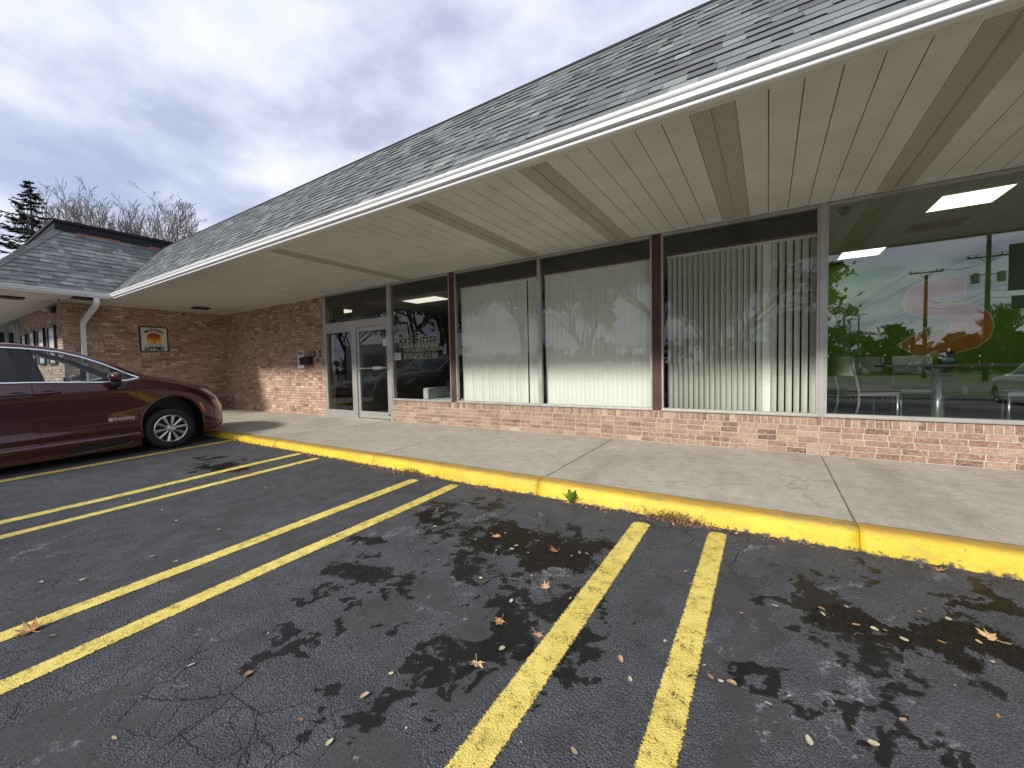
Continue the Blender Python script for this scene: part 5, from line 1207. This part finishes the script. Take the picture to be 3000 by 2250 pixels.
def build_car(name, label, loc, rz, paint, kind='sedan', lab2='car', group=None):
    V = thing(name, label, lab2, loc, rz, group)
    if kind == 'sedan':
        C = dict(T=([-3.9, -3.85, -3.6, -3.2, -2.7, -2.0, -1.5, -1.1, -.6, -.3, .2, .6, .85, .95, 1.0], [.6, .98, 1.08, 1.14, 1.38, 1.45, 1.44, 1.34, 1.08, 1.0, .95, .87, .76, .68, .6]),
                 E=([-3.9, -3.85, -3.2, -2.7, -2.0, -1.5, -1.1, -.6, -.3, .2, .6, .85, 1.0], [.55, .95, 1.08, 1.30, 1.40, 1.38, 1.27, 1.02, .95, .90, .80, .68, .5]),
                 B=([-3.9, -3.6, -.6, -.3, .3, .7, 1.0], [.5, .96, .93, .90, .84, .72, .48]), Sh=([-3.9, -3.6, -.6, .2, .6, 1.0], [.45, .82, .80, .74, .64, .42]))
        DLO = [(-3.0, 1.0), (-2.6, 1.26), (-2.0, 1.34), (-1.5, 1.32), (-1.1, 1.22), (-.72, 1.0), (-.7, .97)]; sh = .80; wf = .9; rear = -3.9; wb = -2.75
    else:
        C = dict(T=([-3.8, -3.7, -3.5, -3.2, -2.0, -1.4, -1.0, -.5, -.3, .2, .6, .85, .95, 1.0], [.7, 1.2, 1.6, 1.70, 1.74, 1.70, 1.55, 1.22, 1.14, 1.08, 1.0, .88, .78, .65]),
                 E=([-3.8, -3.7, -3.4, -2.0, -1.4, -1.0, -.5, -.3, .2, .6, .85, 1.0], [.65, 1.1, 1.6, 1.66, 1.62, 1.47, 1.16, 1.08, 1.02, .93, .8, .58]),
                 B=([-3.8, -3.6, -.6, -.3, .3, .7, 1.0], [.6, 1.10, 1.08, 1.03, .96, .84, .55]), Sh=([-3.8, -3.6, -.6, .2, .6, 1.0], [.5, .95, .93, .86, .75, .48]))
        DLO = [(-3.4, 1.15), (-3.2, 1.55), (-2.0, 1.60), (-1.45, 1.56), (-1.05, 1.42), (-.62, 1.13)]; sh = .93; wf = .93; rear = -3.8; wb = -2.7
    C['We'] = ([rear, rear+.4, -1.5, -.5, .4, .8, 1.0], [.5, .6, .62, .72, .68, .6, .42]); C['Wf'] = ([rear, rear+.3, .4, .8, 1.0], [wf*.85, wf, wf, wf*.88, wf*.6]); C['H0'] = ([rear, -3.2, -.5, .4, 1.0], [.35, .2, .18, .2, .3]); C['ledge'] = 0
    st = np.linspace(rear, 1.0, 150); L = Loft(C, st, shoulder=sh, low=.14, wid=wf+.01); X, Y, Z = L.full()
    cx, cyy, cz = centroids(X, Y, Z); segf = np.concatenate([L.seg, L.seg[-2::-1]]); sg = np.minimum(segf[:-1], segf[1:])[None, :].repeat(cx.shape[0], 0)
    arch = np.zeros(cx.shape, bool)
    for ay in (0, wb): arch |= ((cyy-ay)**2+(cz-.33)**2 < .36**2) & (np.abs(cx) > .5)
    dlo = inpoly(cyy, cz, DLO) & (sg == 11); ws = (sg >= 13) & (cyy > -1.35) & (cyy < -.5) & (np.abs(cx) < .58); rw = (sg >= 13) & (cyy < (-2.55 if kind == 'sedan' else -3.4)) & (cyy > (-3.25 if kind == 'sedan' else -3.75)) & (np.abs(cx) < .55)
    np_obj('body', X, Y, Z, ~(arch | dlo | ws | rw), paint, V); np_obj('side_window', X, Y, Z, dlo, M['cartint'], V); np_obj('windshield', X, Y, Z, ws, M['cartint'], V); np_obj('rear_window', X, Y, Z, rw, M['cartint'], V)
    n = X.shape[1]
    mb = MB(); mb.add([(X[-1, k], Y[-1, k], Z[-1, k]) for k in range(n)], [tuple(range(n))]); mb.add([(X[0, k], Y[0, k], Z[0, k]) for k in range(n)], [tuple(range(n))[::-1]]); obj('bumper', mb, paint, V, local=True)
    mb = MB(); mb.box(-.6, .6, rear+.3, .7, .2, .5); obj('underbody', mb, M['black'], V, local=True)
    for y in (0, wb): build_wheel(V, wf-.03, y, R=.33, side=1, rimr=.21); build_wheel(V, -wf+.03, y, R=.33, side=-1, rimr=.21)
    mb = MB()
    for s_ in (-1, 1): mb.box(s_*.55-.17, s_*.55+.17, .84, .93, .60, .72)
    obj('headlight', mb, M['chrome'], V, local=True, bevel=.02)
    return V
zz = lambda x, y: float(lotz(x, y))
build_car('parked_sedan', 'grey sedan parked beyond the maroon minivan, seen mirrored in the entrance glass', (-15.6, .2, zz(-15, .2)), 0, M['silver'], 'sedan', 'sedan')
build_car('parked_suv', 'pale crossover parked across the lot, seen mirrored in the wide window', (8.4, -11.4, zz(6, -11.4)), PI, M['whitecar'], 'suv', 'car')
build_car('parked_hatchback', 'dark red sedan parked across the lot behind the camera', (12.3, -11.4, zz(9, -11.4)), PI, M['maroon'], 'sedan', 'sedan')
# box truck
t = thing('box_truck', 'white box truck with red and black panels, seen mirrored behind the sedan', 'truck', (-19.5, -6.0, zz(-19, -6)))
g = float(lotz(-19, -6))
mb = MB(); mb.box(-23.4, -17.9, -7.1, -4.9, g+.95, g+3.15); obj('cargo_box', mb, M['whitecar'], t, bevel=.03)
mb = MB(); mb.poly([(-17.88, -7.0, g+.6), (-16.2, -7.0, g+.6), (-16.1, -7.0, g+1.25), (-16.75, -7.0, g+1.45), (-17.3, -7.0, g+2.3), (-17.88, -7.0, g+2.35)], (0, 2.0, 0)); obj('cab', mb, M['whitecar'], t, bevel=.04)
mb = MB(); mb.poly([(-17.6, -4.985, g+1.5), (-16.95, -4.985, g+1.5), (-17.35, -4.985, g+2.15), (-17.6, -4.985, g+2.15)], (0, .01, 0)); obj('cab_window', mb, M['cartint'], t)
mb = MB(); mb.box(-18.9, -18.3, -4.898, -4.89, g+1.1, g+2.7); mb.box(-19.6, -18.9, -4.898, -4.89, g+1.9, g+2.3); obj('red_panel', mb, M['red'], t)
mb = MB(); mb.box(-21.6, -19.8, -4.898, -4.89, g+1.1, g+2.5); obj('black_panel', mb, M['black'], t)
for x in (-17.0, -21.9):
    for y, s_ in ((-4.95, 1), (-7.05, -1)):
        mb = MB(); mb.lathe([(0, 0), (.2, 0), (.22, s_*.02), (.42, s_*.0), (.44, -s_*.04), (.44, -s_*.25), (0, -s_*.25)], (x, y, g+.44), 'y', 24); obj('wheel', mb, M['rubber'], t, smooth=True)
mb = MB(); mb.box(-23.3, -16.3, -6.6, -5.4, g+.5, g+.9); obj('chassis', mb, M['black'], t)
# ---------------- trees ----------------
def branch_segs(R, p, d, ln, rad, depth, out, tips, up=.12, spread=.55, kids=(2, 4), shrink=.72, minr=.012, wig=.18, maxd=6):
    n = 3; q = Vector(p); dd = Vector(d).normalized(); pts = [q.copy()]; rr = [rad]
    for i in range(n):
        dd = (dd+Vector((R.uniform(-wig, wig), R.uniform(-wig, wig), R.uniform(-wig, wig)+up))).normalized()
        q = q+dd*ln/n; pts.append(q.copy()); rr.append(max(minr, rad*(1-.35*(i+1)/n)))
    out.append((pts, rr, depth))
    if depth >= maxd: tips.append((pts[-1], dd)); return
    for k in range(R.randint(*kids)):
        t = R.uniform(.45, 1.0) if k else 1.0
        bp = pts[min(n, max(1, int(round(t*n))))]
        a = R.uniform(0, 2*PI); s = R.uniform(.5, 1.15)*spread; u = dd.orthogonal().normalized(); w = dd.cross(u)
        nd = (dd+(u*math.cos(a)+w*math.sin(a))*s).normalized()
        branch_segs(R, bp, nd, ln*shrink*R.uniform(.8, 1.15), rad*(1-.35)*R.uniform(.62, .85), depth+1, out, tips, up, spread, kids, shrink, minr, wig, maxd)
def tree_mesh(name, seed, h, mat, parent=None, leaves=0, leafmat=None, leafsize=.16, up=.12, spread=.55, maxd=6, rad=None, kids=(2, 4), minr=.012, trunk=.28, stems=1, wig=.18):
    R = random.Random(seed); out, tips = [], []
    for s in range(stems):
        a = 2*PI*s/stems
        d = Vector((.35*math.cos(a), .35*math.sin(a), 1)) if stems > 1 else Vector((R.uniform(-.05, .05), R.uniform(-.05, .05), 1))
        branch_segs(R, (0, 0, 0), d, h*trunk, rad or h*.022, 0, out, tips, up, spread, kids, .74, minr, wig, maxd)
    mt, mc = MB(), MB()
    for pts, rr, dep in out:
        (mt if dep < 2 else mc).tube(pts, rr, 7 if dep < 2 else (4 if dep < 4 else 3), cap=False)
    zs = sorted(t.z for t, d in tips); zm = zs[int(len(zs)*.80)]; k = h*.93/zm
    def lim(z): return z if z < .8*h else .8*h+.2*h*math.tanh((z-.8*h)/(.2*h))
    for m_ in (mt, mc): m_.v = [(v[0]*k, v[1]*k, lim(v[2]*k)) for v in m_.v]
    tips = [(Vector((t.x*k, t.y*k, lim(t.z*k))), d) for t, d in tips]
    ob = obj('trunk', mt, mat, parent, local=True); oc = obj('branches', mc, mat, parent, local=True)
    if leaves:
        ml = MB(); nleaf = max(1, leaves//max(1, len(tips)))
        for tp, d in tips:
            for k in range(nleaf):
                c = tp+Vector((R.gauss(0, .30), R.gauss(0, .30), R.gauss(0, .25))); a = Vector((R.uniform(-1, 1), R.uniform(-1, 1), R.uniform(-1, 1))).normalized(); b = a.orthogonal().normalized(); b = (b+a.cross(b)*R.uniform(-1, 1)).normalized(); s = leafsize*R.uniform(.5, 1.2)
                ml.add([c+a*s, c+b*s*.6, c-a*s, c-b*s*.6], [(0, 1, 2, 3)], R.random())
        obj('crown', ml, leafmat, parent, local=True)
def spruce(parent, h, rbase, seed):
    R = random.Random(seed); mt, mc, mn = MB(), MB(), MB()
    mt.tube([(0, 0, 0), (.05, 0, h*.5), (0, .03, h)], [h*.016, h*.009, .02], 8)
    z = h*.12
    while z < h-.1:
        f = 1-(z/h); ln0 = rbase*(f**.85)+.15
        for k in range(R.randint(4, 6)):
            a = R.uniform(0, 2*PI); ln = ln0*R.uniform(.65, 1.15); pts = []
            for i in range(6):
                t = i/5; pts.append(Vector((math.cos(a)*ln*t, math.sin(a)*ln*t, z-.32*ln*t*(1-.75*t)*1.1+.10*ln*t*t)))
            mc.tube(pts, [.03*f+.012, .025*f+.01, .02*f+.008, .014, .01, .006], 4, cap=False)
            side = Vector((-math.sin(a), math.cos(a), 0))
            n = int(12+ln*16)
            for j in range(n):
                t = R.uniform(.12, 1); i = min(4, int(t*5)); c = pts[i].lerp(pts[i+1], t*5-i)
                s = R.choice((-1, 1)); tw = (side*s*R.uniform(.5, 1.2)+Vector((math.cos(a), math.sin(a), 0))*R.uniform(.2, .9)+Vector((0, 0, R.uniform(-.7, .1)))).normalized(); tl = R.uniform(.12, .34)*(1.15-.6*t)*min(1.3, .5+ln/2)
                nn = Vector((0, 0, 1)).cross(tw).normalized()
                wd = .028
                for rot in (0, 1):
                    w_ = nn if rot == 0 else nn.cross(tw)
                    mn.add([c-w_*wd, c+w_*wd, c+tw*tl+w_*wd*.4, c+tw*tl-w_*wd*.4], [(0, 1, 2, 3)], R.random())
        z += R.uniform(.22, .42)*(.6+.6*f)
    obj('trunk', mt, M['bark2'], parent, local=True, smooth=True); obj('branches', mc, M['bark2'], parent, local=True); obj('crown', mn, M['needle'], parent, local=True)
GZ = -1.98
t = thing('spruce_tree', 'dark ragged spruce rising behind the corner shop roof at the left edge', 'tree', (-33.6, 5.0, GZ)); spruce(t, 12.5, 4.4, 5)
t = thing('bare_tree', 'wide bare tree behind the corner shop roof, nearer the spruce', 'tree', (-39.7, 8.75, GZ), 0, 'bare trees behind the roof'); t.scale = (.66, .66, 1.03)
tree_mesh('bare', 3, 14.6, M['bark'], t, up=.10, spread=.60, maxd=7, kids=(2, 3), minr=.011, trunk=.24, stems=5, wig=.12)
t = thing('bare_tree', 'wide bare tree behind the corner shop roof, nearer the storefront roof', 'tree', (-37.0, 10.9, GZ), 1.0, 'bare trees behind the roof'); t.scale = (.74, .74, 1.05)
tree_mesh('bare', 8, 13.6, M['bark'], t, up=.10, spread=.62, maxd=7, kids=(2, 3), minr=.011, trunk=.24, stems=5, wig=.12)
# trees across the road and lot, mirrored in the glass
protos = []
for i, (h, sd, lv, st) in enumerate(((11, 21, 5200, 1), (9.5, 22, 4200, 1), (12, 23, 1600, 2))):
    t = thing('roadside_tree', 'x', 'tree', (0, 0, GZ)); tree_mesh('t', sd, h, M['bark2'], t, leaves=lv, leafmat=M['foliage'], leafsize=.24, up=.06, spread=.62, maxd=6, kids=(2, 4), minr=.02, trunk=.25, stems=st); protos.append(t)
spots = [(-6.5, -19, 0, 1.0), (-2.0, -17.5, 1, 1.0), (-4.2, -26, 2, .8), (-12, -18, 1, 1.1), (-18, -19, 0, 1.0), (-25, -17, 2, 1.0), (-31, -18, 0, 1.1), (-40, -17, 1, 1.2), (-48, -20, 0, 1.2), (1.9, -27.5, 1, .62)]
used = set(); tl = ['leafy autumn tree across the lot, mirrored in the closed-blind window', 'leafy tree across the lot, mirrored in the turned-blind window', 'sparse tree at the road edge, mirrored beside the clear window', 'round leafy tree mirrored in the lettered window', 'tall leafy tree mirrored above the box truck', 'sparse tree far down the lot edge to the left', 'leafy tree farther down the lot edge to the left', 'rounded tree near the far left end of the lot', 'tallest leafy tree at the far left end of the lot', 'leafy tree mirrored at the left edge of the wide clear window']
for (x, y, k, s), lb in zip(spots, tl):
    o = protos[k] if k not in used else copy_tree(protos[k]); used.add(k); o.location = (x, y, GZ); o.scale = (s, s, s); o.rotation_euler = (0, 0, x*1.7); o['label'] = lb; o['group'] = 'trees across the lot'
# far wood as one mass
R = random.Random(77); mb = MB()
for i in range(240):
    x = R.uniform(-160, 170); y = -62+R.uniform(-14, 8)-abs(x)*.25; hh = R.uniform(3.0, 6.5)+(1.5 if R.random() < .2 else 0)
    for j in range(46):
        a = R.uniform(0, 2*PI); rr = abs(R.gauss(0, 1.5)); c = Vector((x+rr*math.cos(a), y+rr*math.sin(a)*.6, GZ+R.uniform(.2, hh))); s = R.uniform(.35, .9)
        u = Vector((R.uniform(-1, 1), R.uniform(-1, 1), R.uniform(-1, 1))).normalized(); w = u.orthogonal().normalized(); mb.add([c+u*s, c+w*s, c-u*s, c-w*s], [(0, 1, 2, 3)], R.random())
tag(obj('woodland', mb, M['foliage']), 'dark line of woods beyond the road mirrored in the wide window', 'woods', kind='stuff')
R = random.Random(5)
for i, (x, y, h) in enumerate(((8, -62, 6.2), (15, -64, 7.0), (24, -60, 8.5), (31, -62, 8), (2, -66, 6))):
    t = thing('bare_tree', ['thin bare tree beyond the road, left of the lone utility pole', 'bare tree beyond the road between the two nearest utility poles', 'bare tree beyond the road, right of the transformer pole', 'rightmost bare tree beyond the road', 'leftmost bare tree beyond the road'][i], 'tree', (x, y, GZ), 0, 'bare trees beyond the road')
    tree_mesh('b', 50+i, h, M['bark2'], t, maxd=5, minr=.03, trunk=.28, kids=(3, 4), spread=.6)
# utility poles and wires
WOOD = simple('weathered_pole_wood', (.045, .035, .028), .9, var=.3, vs=5); GREYM = simple('transformer_grey', (.15, .16, .16), .5)
poles = [(17.0, -38.0, 13.6, 8.2, 1), (14.8, -50.0, 11.2, 9.5, 0), (14.9, -90, 12.0, 9.6, 0), (12.6, -93, 11.0, 8.6, 1), (16.2, -108, 12, 9.6, 0)]
poles = [(15.4, -38.0, 14.0, 8.3, 1), (13.4, -45.2, 10.3, 8.6, 0), (15.9, -98.0, 11.2, 9.3, 0), (12.8, -92, 11.2, 9.3, 1), (16.9, -116, 11.4, 9.8, 0)]
pl = ['tall wooden utility pole carrying two transformer cans', 'single crossarm utility pole with a street light bracket', 'distant utility pole right of the low transformer pole', 'distant utility pole carrying small transformers', 'farthest utility pole down the line']
tops = []
for (x, y, h, arm, tr), lb in zip(poles, pl):
    t = thing('utility_pole', lb, 'utility pole', (x, y, GZ), 0, 'utility poles along the road'); z = GZ
    mb = MB(); mb.tube([(x, y, z), (x, y, z+h)], [.19, .13], 10); obj('shaft', mb, WOOD, t, smooth=True)
    mb = MB(); mb.box(x-1.25, x+1.25, y-.06, y+.06, arm-.06, arm+.06); mb.tube([(x-.6, y, arm), (x, y, arm-.5)], .025, 4); mb.tube([(x+.6, y, arm), (x, y, arm-.5)], .025, 4); obj('crossarm', mb, WOOD, t)
    mb = MB()
    for dx in (-1.15, -.7, .75, 1.15): mb.tube([(x+dx, y, arm+.05), (x+dx, y, arm+.26)], .05, 6)
    obj('insulator', mb, GREYM, t); tops.append((x, y, arm+.25))
    if tr:
        for s_ in (-1, 1):
            mb = MB(); mb.lathe([(0, 0), (.26, 0), (.26, .75), (.18, .82), (0, .82)], (x+s_*.75, y, arm-2.1), 'z', 16); mb.box(x+min(0, s_*.6), x+max(0, s_*.6), y-.03, y+.03, arm-1.5, arm-1.42); obj('transformer', mb, GREYM, t, smooth=False)
mb = MB()
def wire(a, b, sag=.6):
    mb.tube([Vector(a).lerp(Vector(b), i/12)-Vector((0, 0, sag*4*(i/12)*(1-i/12))) for i in range(13)], .022, 3, cap=False)
chain = [(19.0, -26, 8.5)]+[tops[0], tops[1], tops[3], tops[4]]
for a, b in zip(chain[:-1], chain[1:]):
    for dx in (-1.15, .75, 1.15): wire((a[0]+dx, a[1], a[2]), (b[0]+dx, b[1], b[2]))
    wire((a[0], a[1], a[2]-3.0), (b[0], b[1], b[2]-3.0)); wire((a[0], a[1], a[2]-3.5), (b[0], b[1], b[2]-3.6))
tag(obj('power_line', mb, M['black']), 'overhead wires strung between the utility poles', 'wires')

# ---------------- leaves, litter and weeds ----------------
def leafz(x, y):
    if y > 3.66: return walkz(y)
    return float(lotz(x, y))
def maple_mesh(seed, s):
    R = random.Random(seed); lob = [(0, 1.0), (14, .62), (26, .50), (40, .95), (52, .60), (68, .42), (88, .78), (104, .42), (130, .36), (160, .20), (180, .10)]
    P = [(r*math.sin(math.radians(a)), r*math.cos(math.radians(a))) for a, r in lob]+[(-r*math.sin(math.radians(a)), r*math.cos(math.radians(a))) for a, r in lob[-2:0:-1]]
    cu = R.uniform(.15, .45); tw = R.uniform(-.3, .3)
    f = lambda x, y: (x*s, y*s, s*(cu*(x*x+y*y)+tw*x*y)+.004+R.uniform(-.002, .004))
    mb = MB(); v = [f(*p) for p in P]; n = len(v); v.append((0, 0, .005)); mid = [f(p[0]*.5, p[1]*.5) for p in P]; v += mid
    fs = [(i, (i+1) % n, n+1+(i+1) % n, n+1+i) for i in range(n)]+[(n+1+i, n+1+(i+1) % n, n) for i in range(n)]
    mb.add(v, fs); mb.tube([(0, -.05*s, .004), (.1*s, -.6*s, .006), (.16*s, -.95*s, .012)], .0012, 4)
    return mb
def oval_mesh(seed, s):
    R = random.Random(seed); mb = MB(); rows = []; cu = R.uniform(.15, .7); w = R.uniform(.34, .6); be = R.uniform(-.4, .4)
    for i in range(9):
        t = -1+2*i/8; ww = w*math.sqrt(max(0, 1-t*t))*(1-.2*t)
        rows.append([(s*(ww*q+be*t*t*.3), s*t, s*(cu*ww*ww*q*q+.12*t*t)+.0035) for q in (-1, -.5, 0, .5, 1)])
    mb.grid(rows); return mb
mapm = []
for i in range(4):
    o = obj('fallen_leaf', maple_mesh(i, .046), M['leaf'], smooth=False); mapm.append(o)
ovm = []
for i in range(5):
    o = obj('fallen_leaf', oval_mesh(i, .017), M['palef'], smooth=True); ovm.append(o)
ml = ['large tan maple leaf lying against the yellow line at the left', 'yellow maple leaf in the mossy puddle patch', 'reddish brown maple leaf right of the yellow one in the puddle', 'brown maple leaf in the damp streak below the puddles', 'upright curled maple leaf left of the diagonal stripe', 'dry maple leaf at the lower end of the dark stain', 'flat maple leaf just below the curb at the right', 'curled pale maple leaf on the dark wet patch at the right', 'faint brown maple leaf on the damp asphalt near the diagonal stripe', 'star shaped tan leaf beside the green weed', 'orange brown leaf near the oval puddle by the minivan']
sz = [1.7, 1.2, 1.3, 1.0, .95, 1.15, 1.1, 1.25, 1.0, 1.1, 1.2]
usedm = set()
R = random.Random(42)
for i, ((x, y), lb) in enumerate(zip(MAPLE, ml)):
    k = i % 4; o = mapm[k] if k not in usedm else mapm[k].copy()
    if k in usedm: COL.objects.link(o)
    usedm.add(k); o.location = (x, y, leafz(x, y)+.002); o.rotation_euler = (R.uniform(-.15, .25), R.uniform(-.2, .2), R.uniform(0, 6.28)); s = sz[i]; o.scale = (s, s, s); tag(o, lb, 'leaf', 'maple leaves on the asphalt')
usedm = set()
extra = [(R.uniform(-7.5, 1.2), R.uniform(.6, 3.2)) for _ in range(24)]
sw = [(-2.05, 4.15), (-5.2, 4.6), (-.8, 4.9), (.9, 4.4), (-7.3, 4.4)]
EDG = [(-9, 'bay beside the minivan line'), (-6.08, 'gap between the far stripes'), (-5.44, 'bay left of the middle stripes'), (-3.5, 'gap between the middle stripes'), (-2.85, 'bay holding the puddles'), (-.92, 'gap between the nearest stripes'), (-.26, 'bay right of the last stripe')]
def bay(x, y):
    if y > 3.66: return 'sidewalk'
    b = EDG[0][1]
    for e, nme in EDG:
        if x > e: b = nme
    return b
allp = SMALL+extra+sw; ORD = 'first second third fourth fifth sixth seventh eighth ninth tenth eleventh twelfth thirteenth fourteenth fifteenth sixteenth seventeenth eighteenth nineteenth twentieth'.split()
ORD += ['twenty-'+w for w in ORD[:9]]+['thirtieth']+['thirty-'+w for w in ORD[:9]]+['fortieth']
lab_of = {}
for bn in set(bay(*p_) for p_ in allp):
    mem = sorted([i for i, p_ in enumerate(allp) if bay(*p_) == bn], key=lambda i: -allp[i][1] if bn != 'sidewalk' else allp[i][0])
    for k_, i in enumerate(mem): lab_of[i] = ('pale leaf, %s from the curb in the %s' % (ORD[k_], bn)) if bn != 'sidewalk' else ('tiny pale leaf on the sidewalk, %s from the left' % ORD[k_])
for i, (x, y) in enumerate(allp):
    k = i % 5; o = ovm[k] if k not in usedm else ovm[k].copy()
    if k in usedm: COL.objects.link(o)
    usedm.add(k); s = R.uniform(.6, 1.25)*(1 if i < len(SMALL) else .5); o.location = (x, y, leafz(x, y)+.003); o.rotation_euler = (R.uniform(-.15, .15), R.uniform(-.2, .2), R.uniform(0, 6.28)); o.scale = (s, s, s)
    tag(o, lab_of[i], 'leaf', 'small fallen leaves')
# litter along the curb
mb = MB(); R = random.Random(12)
clumps = [(-3.75, .42, 260, 1.0), (-4.6, .30, 120, .8), (-.62, .30, 420, 1.0), (-1.35, .30, 150, .7), (-2.45, .25, 60, .5), (-5.9, .6, 120, .7), (-7.6, .5, 90, .6), (.1, .8, 50, .4)]
for cx_, w_, n_, hh in clumps:
    for i in range(n_):
        x = cx_+R.gauss(0, w_*.5); d = abs(R.gauss(0, .035)); y = 3.468-d; z = float(lotz(x, y))+R.uniform(.003, .035*hh*max(.2, 1-d*12))
        a = Vector((R.uniform(-1, 1), R.uniform(-1, 1), R.uniform(-.5, .5))).normalized(); b = a.cross(Vector((R.uniform(-.4, .4), R.uniform(-.4, .4), 1))).normalized(); s = R.uniform(.006, .017)
        c = Vector((x, y, z)); mb.add([c-a*s, c+b*s*.55, c+a*s, c-b*s*.55], [(0, 1, 2, 3)], R.random())
for i in range(500):
    x = R.uniform(-7.6, 2.0); y = 3.472-abs(R.gauss(0, .02)); z = float(lotz(x, y))+.004; a = Vector((R.uniform(-1, 1), R.uniform(-1, 1), .1)).normalized(); b = Vector((-a.y, a.x, 0)); s = R.uniform(.003, .009); c = Vector((x, y, z)); mb.add([c-a*s, c+b*s*.5, c+a*s, c-b*s*.5], [(0, 1, 2, 3)], R.random()*.6)
tag(obj('leaf_litter', mb, M['litter']), 'brown crumbled leaves gathered along the foot of the curb', 'leaf litter', kind='stuff')
# green weed
t = thing('weed', 'green leafy weed sprouting between curb and asphalt', 'weed', (-1.56, 3.455, zz(-1.56, 3.45)))
mb = MB(); R = random.Random(8)
for i in range(11):
    a = R.uniform(PI, 2*PI)+R.uniform(-.4, .4); ln = R.uniform(.11, .22); lift = R.uniform(.85, 1.45); rows = []
    for j in range(7):
        q = j/6; r = ln*q; zz_ = ln*math.sin(lift)*q-.3*ln*q*q*(1.4-lift*.6); rr = ln*math.cos(lift)*q
        w_ = .026*math.sin(PI*min(1, q*.92+.06))*(1+.25*math.sin(j*2.6)); c = Vector((math.cos(a)*rr, math.sin(a)*rr*.6, max(.004, zz_))); sd = Vector((-math.sin(a), math.cos(a), 0))
        rows.append([c-sd*w_, c+Vector((0, 0, -.004)), c+sd*w_])
    mb.grid(rows, R.random())
obj('leaves', mb, M['weed'], t, local=True, smooth=True)
mb = MB(); mb.tube([(0, 0, 0), (0, 0, .03)], .008, 6); obj('stem', mb, M['weed'], t, local=True)
for (x, h_, sp_, n_, lb) in ((-.66, .11, .22, 70, 'dry reddish weed tuft at the curb near the right stripes'), (-3.62, .09, .16, 50, 'dry green-brown weed tuft at the curb between the middle stripes'), (-8.0, .09, .10, 26, 'small dry weed at the curb beside the minivan nose')):
    t = thing('dry_weed', lb, 'weed', (x, 3.455, zz(x, 3.45)), 0, 'dry weeds along the curb'); mb = MB(); ml_ = MB()
    for i in range(n_):
        bx, a = R.gauss(0, sp_*.5), R.uniform(PI, 2*PI); l = h_*R.uniform(.5, 1.1); p1 = Vector((bx, -abs(R.gauss(0, .01)), 0)); p2 = p1+Vector((R.uniform(-.4, .4)*l, math.sin(a)*.3*l, l*.7)); p3 = p2+Vector((R.uniform(-.4, .4)*l, math.sin(a)*.25*l, l*.3))
        mb.tube([p1, p2, p3], [.0016, .0013, .0008], 3, cap=False)
        for j in range(5):
            c = p1.lerp(p3, R.uniform(.3, 1))+Vector((R.uniform(-.006, .006), R.uniform(-.006, .006), R.uniform(-.004, .004))); s = R.uniform(.003, .008); u = Vector((R.uniform(-1, 1), R.uniform(-1, 1), R.uniform(-1, 1))).normalized(); w_ = u.orthogonal().normalized(); ml_.add([c+u*s, c+w_*s*.6, c-u*s, c-w_*s*.6], [(0, 1, 2, 3)], R.random())
    obj('stems', mb, M['dryweed'], t, local=True); obj('leaves', ml_, M['dryweed'], t, local=True)
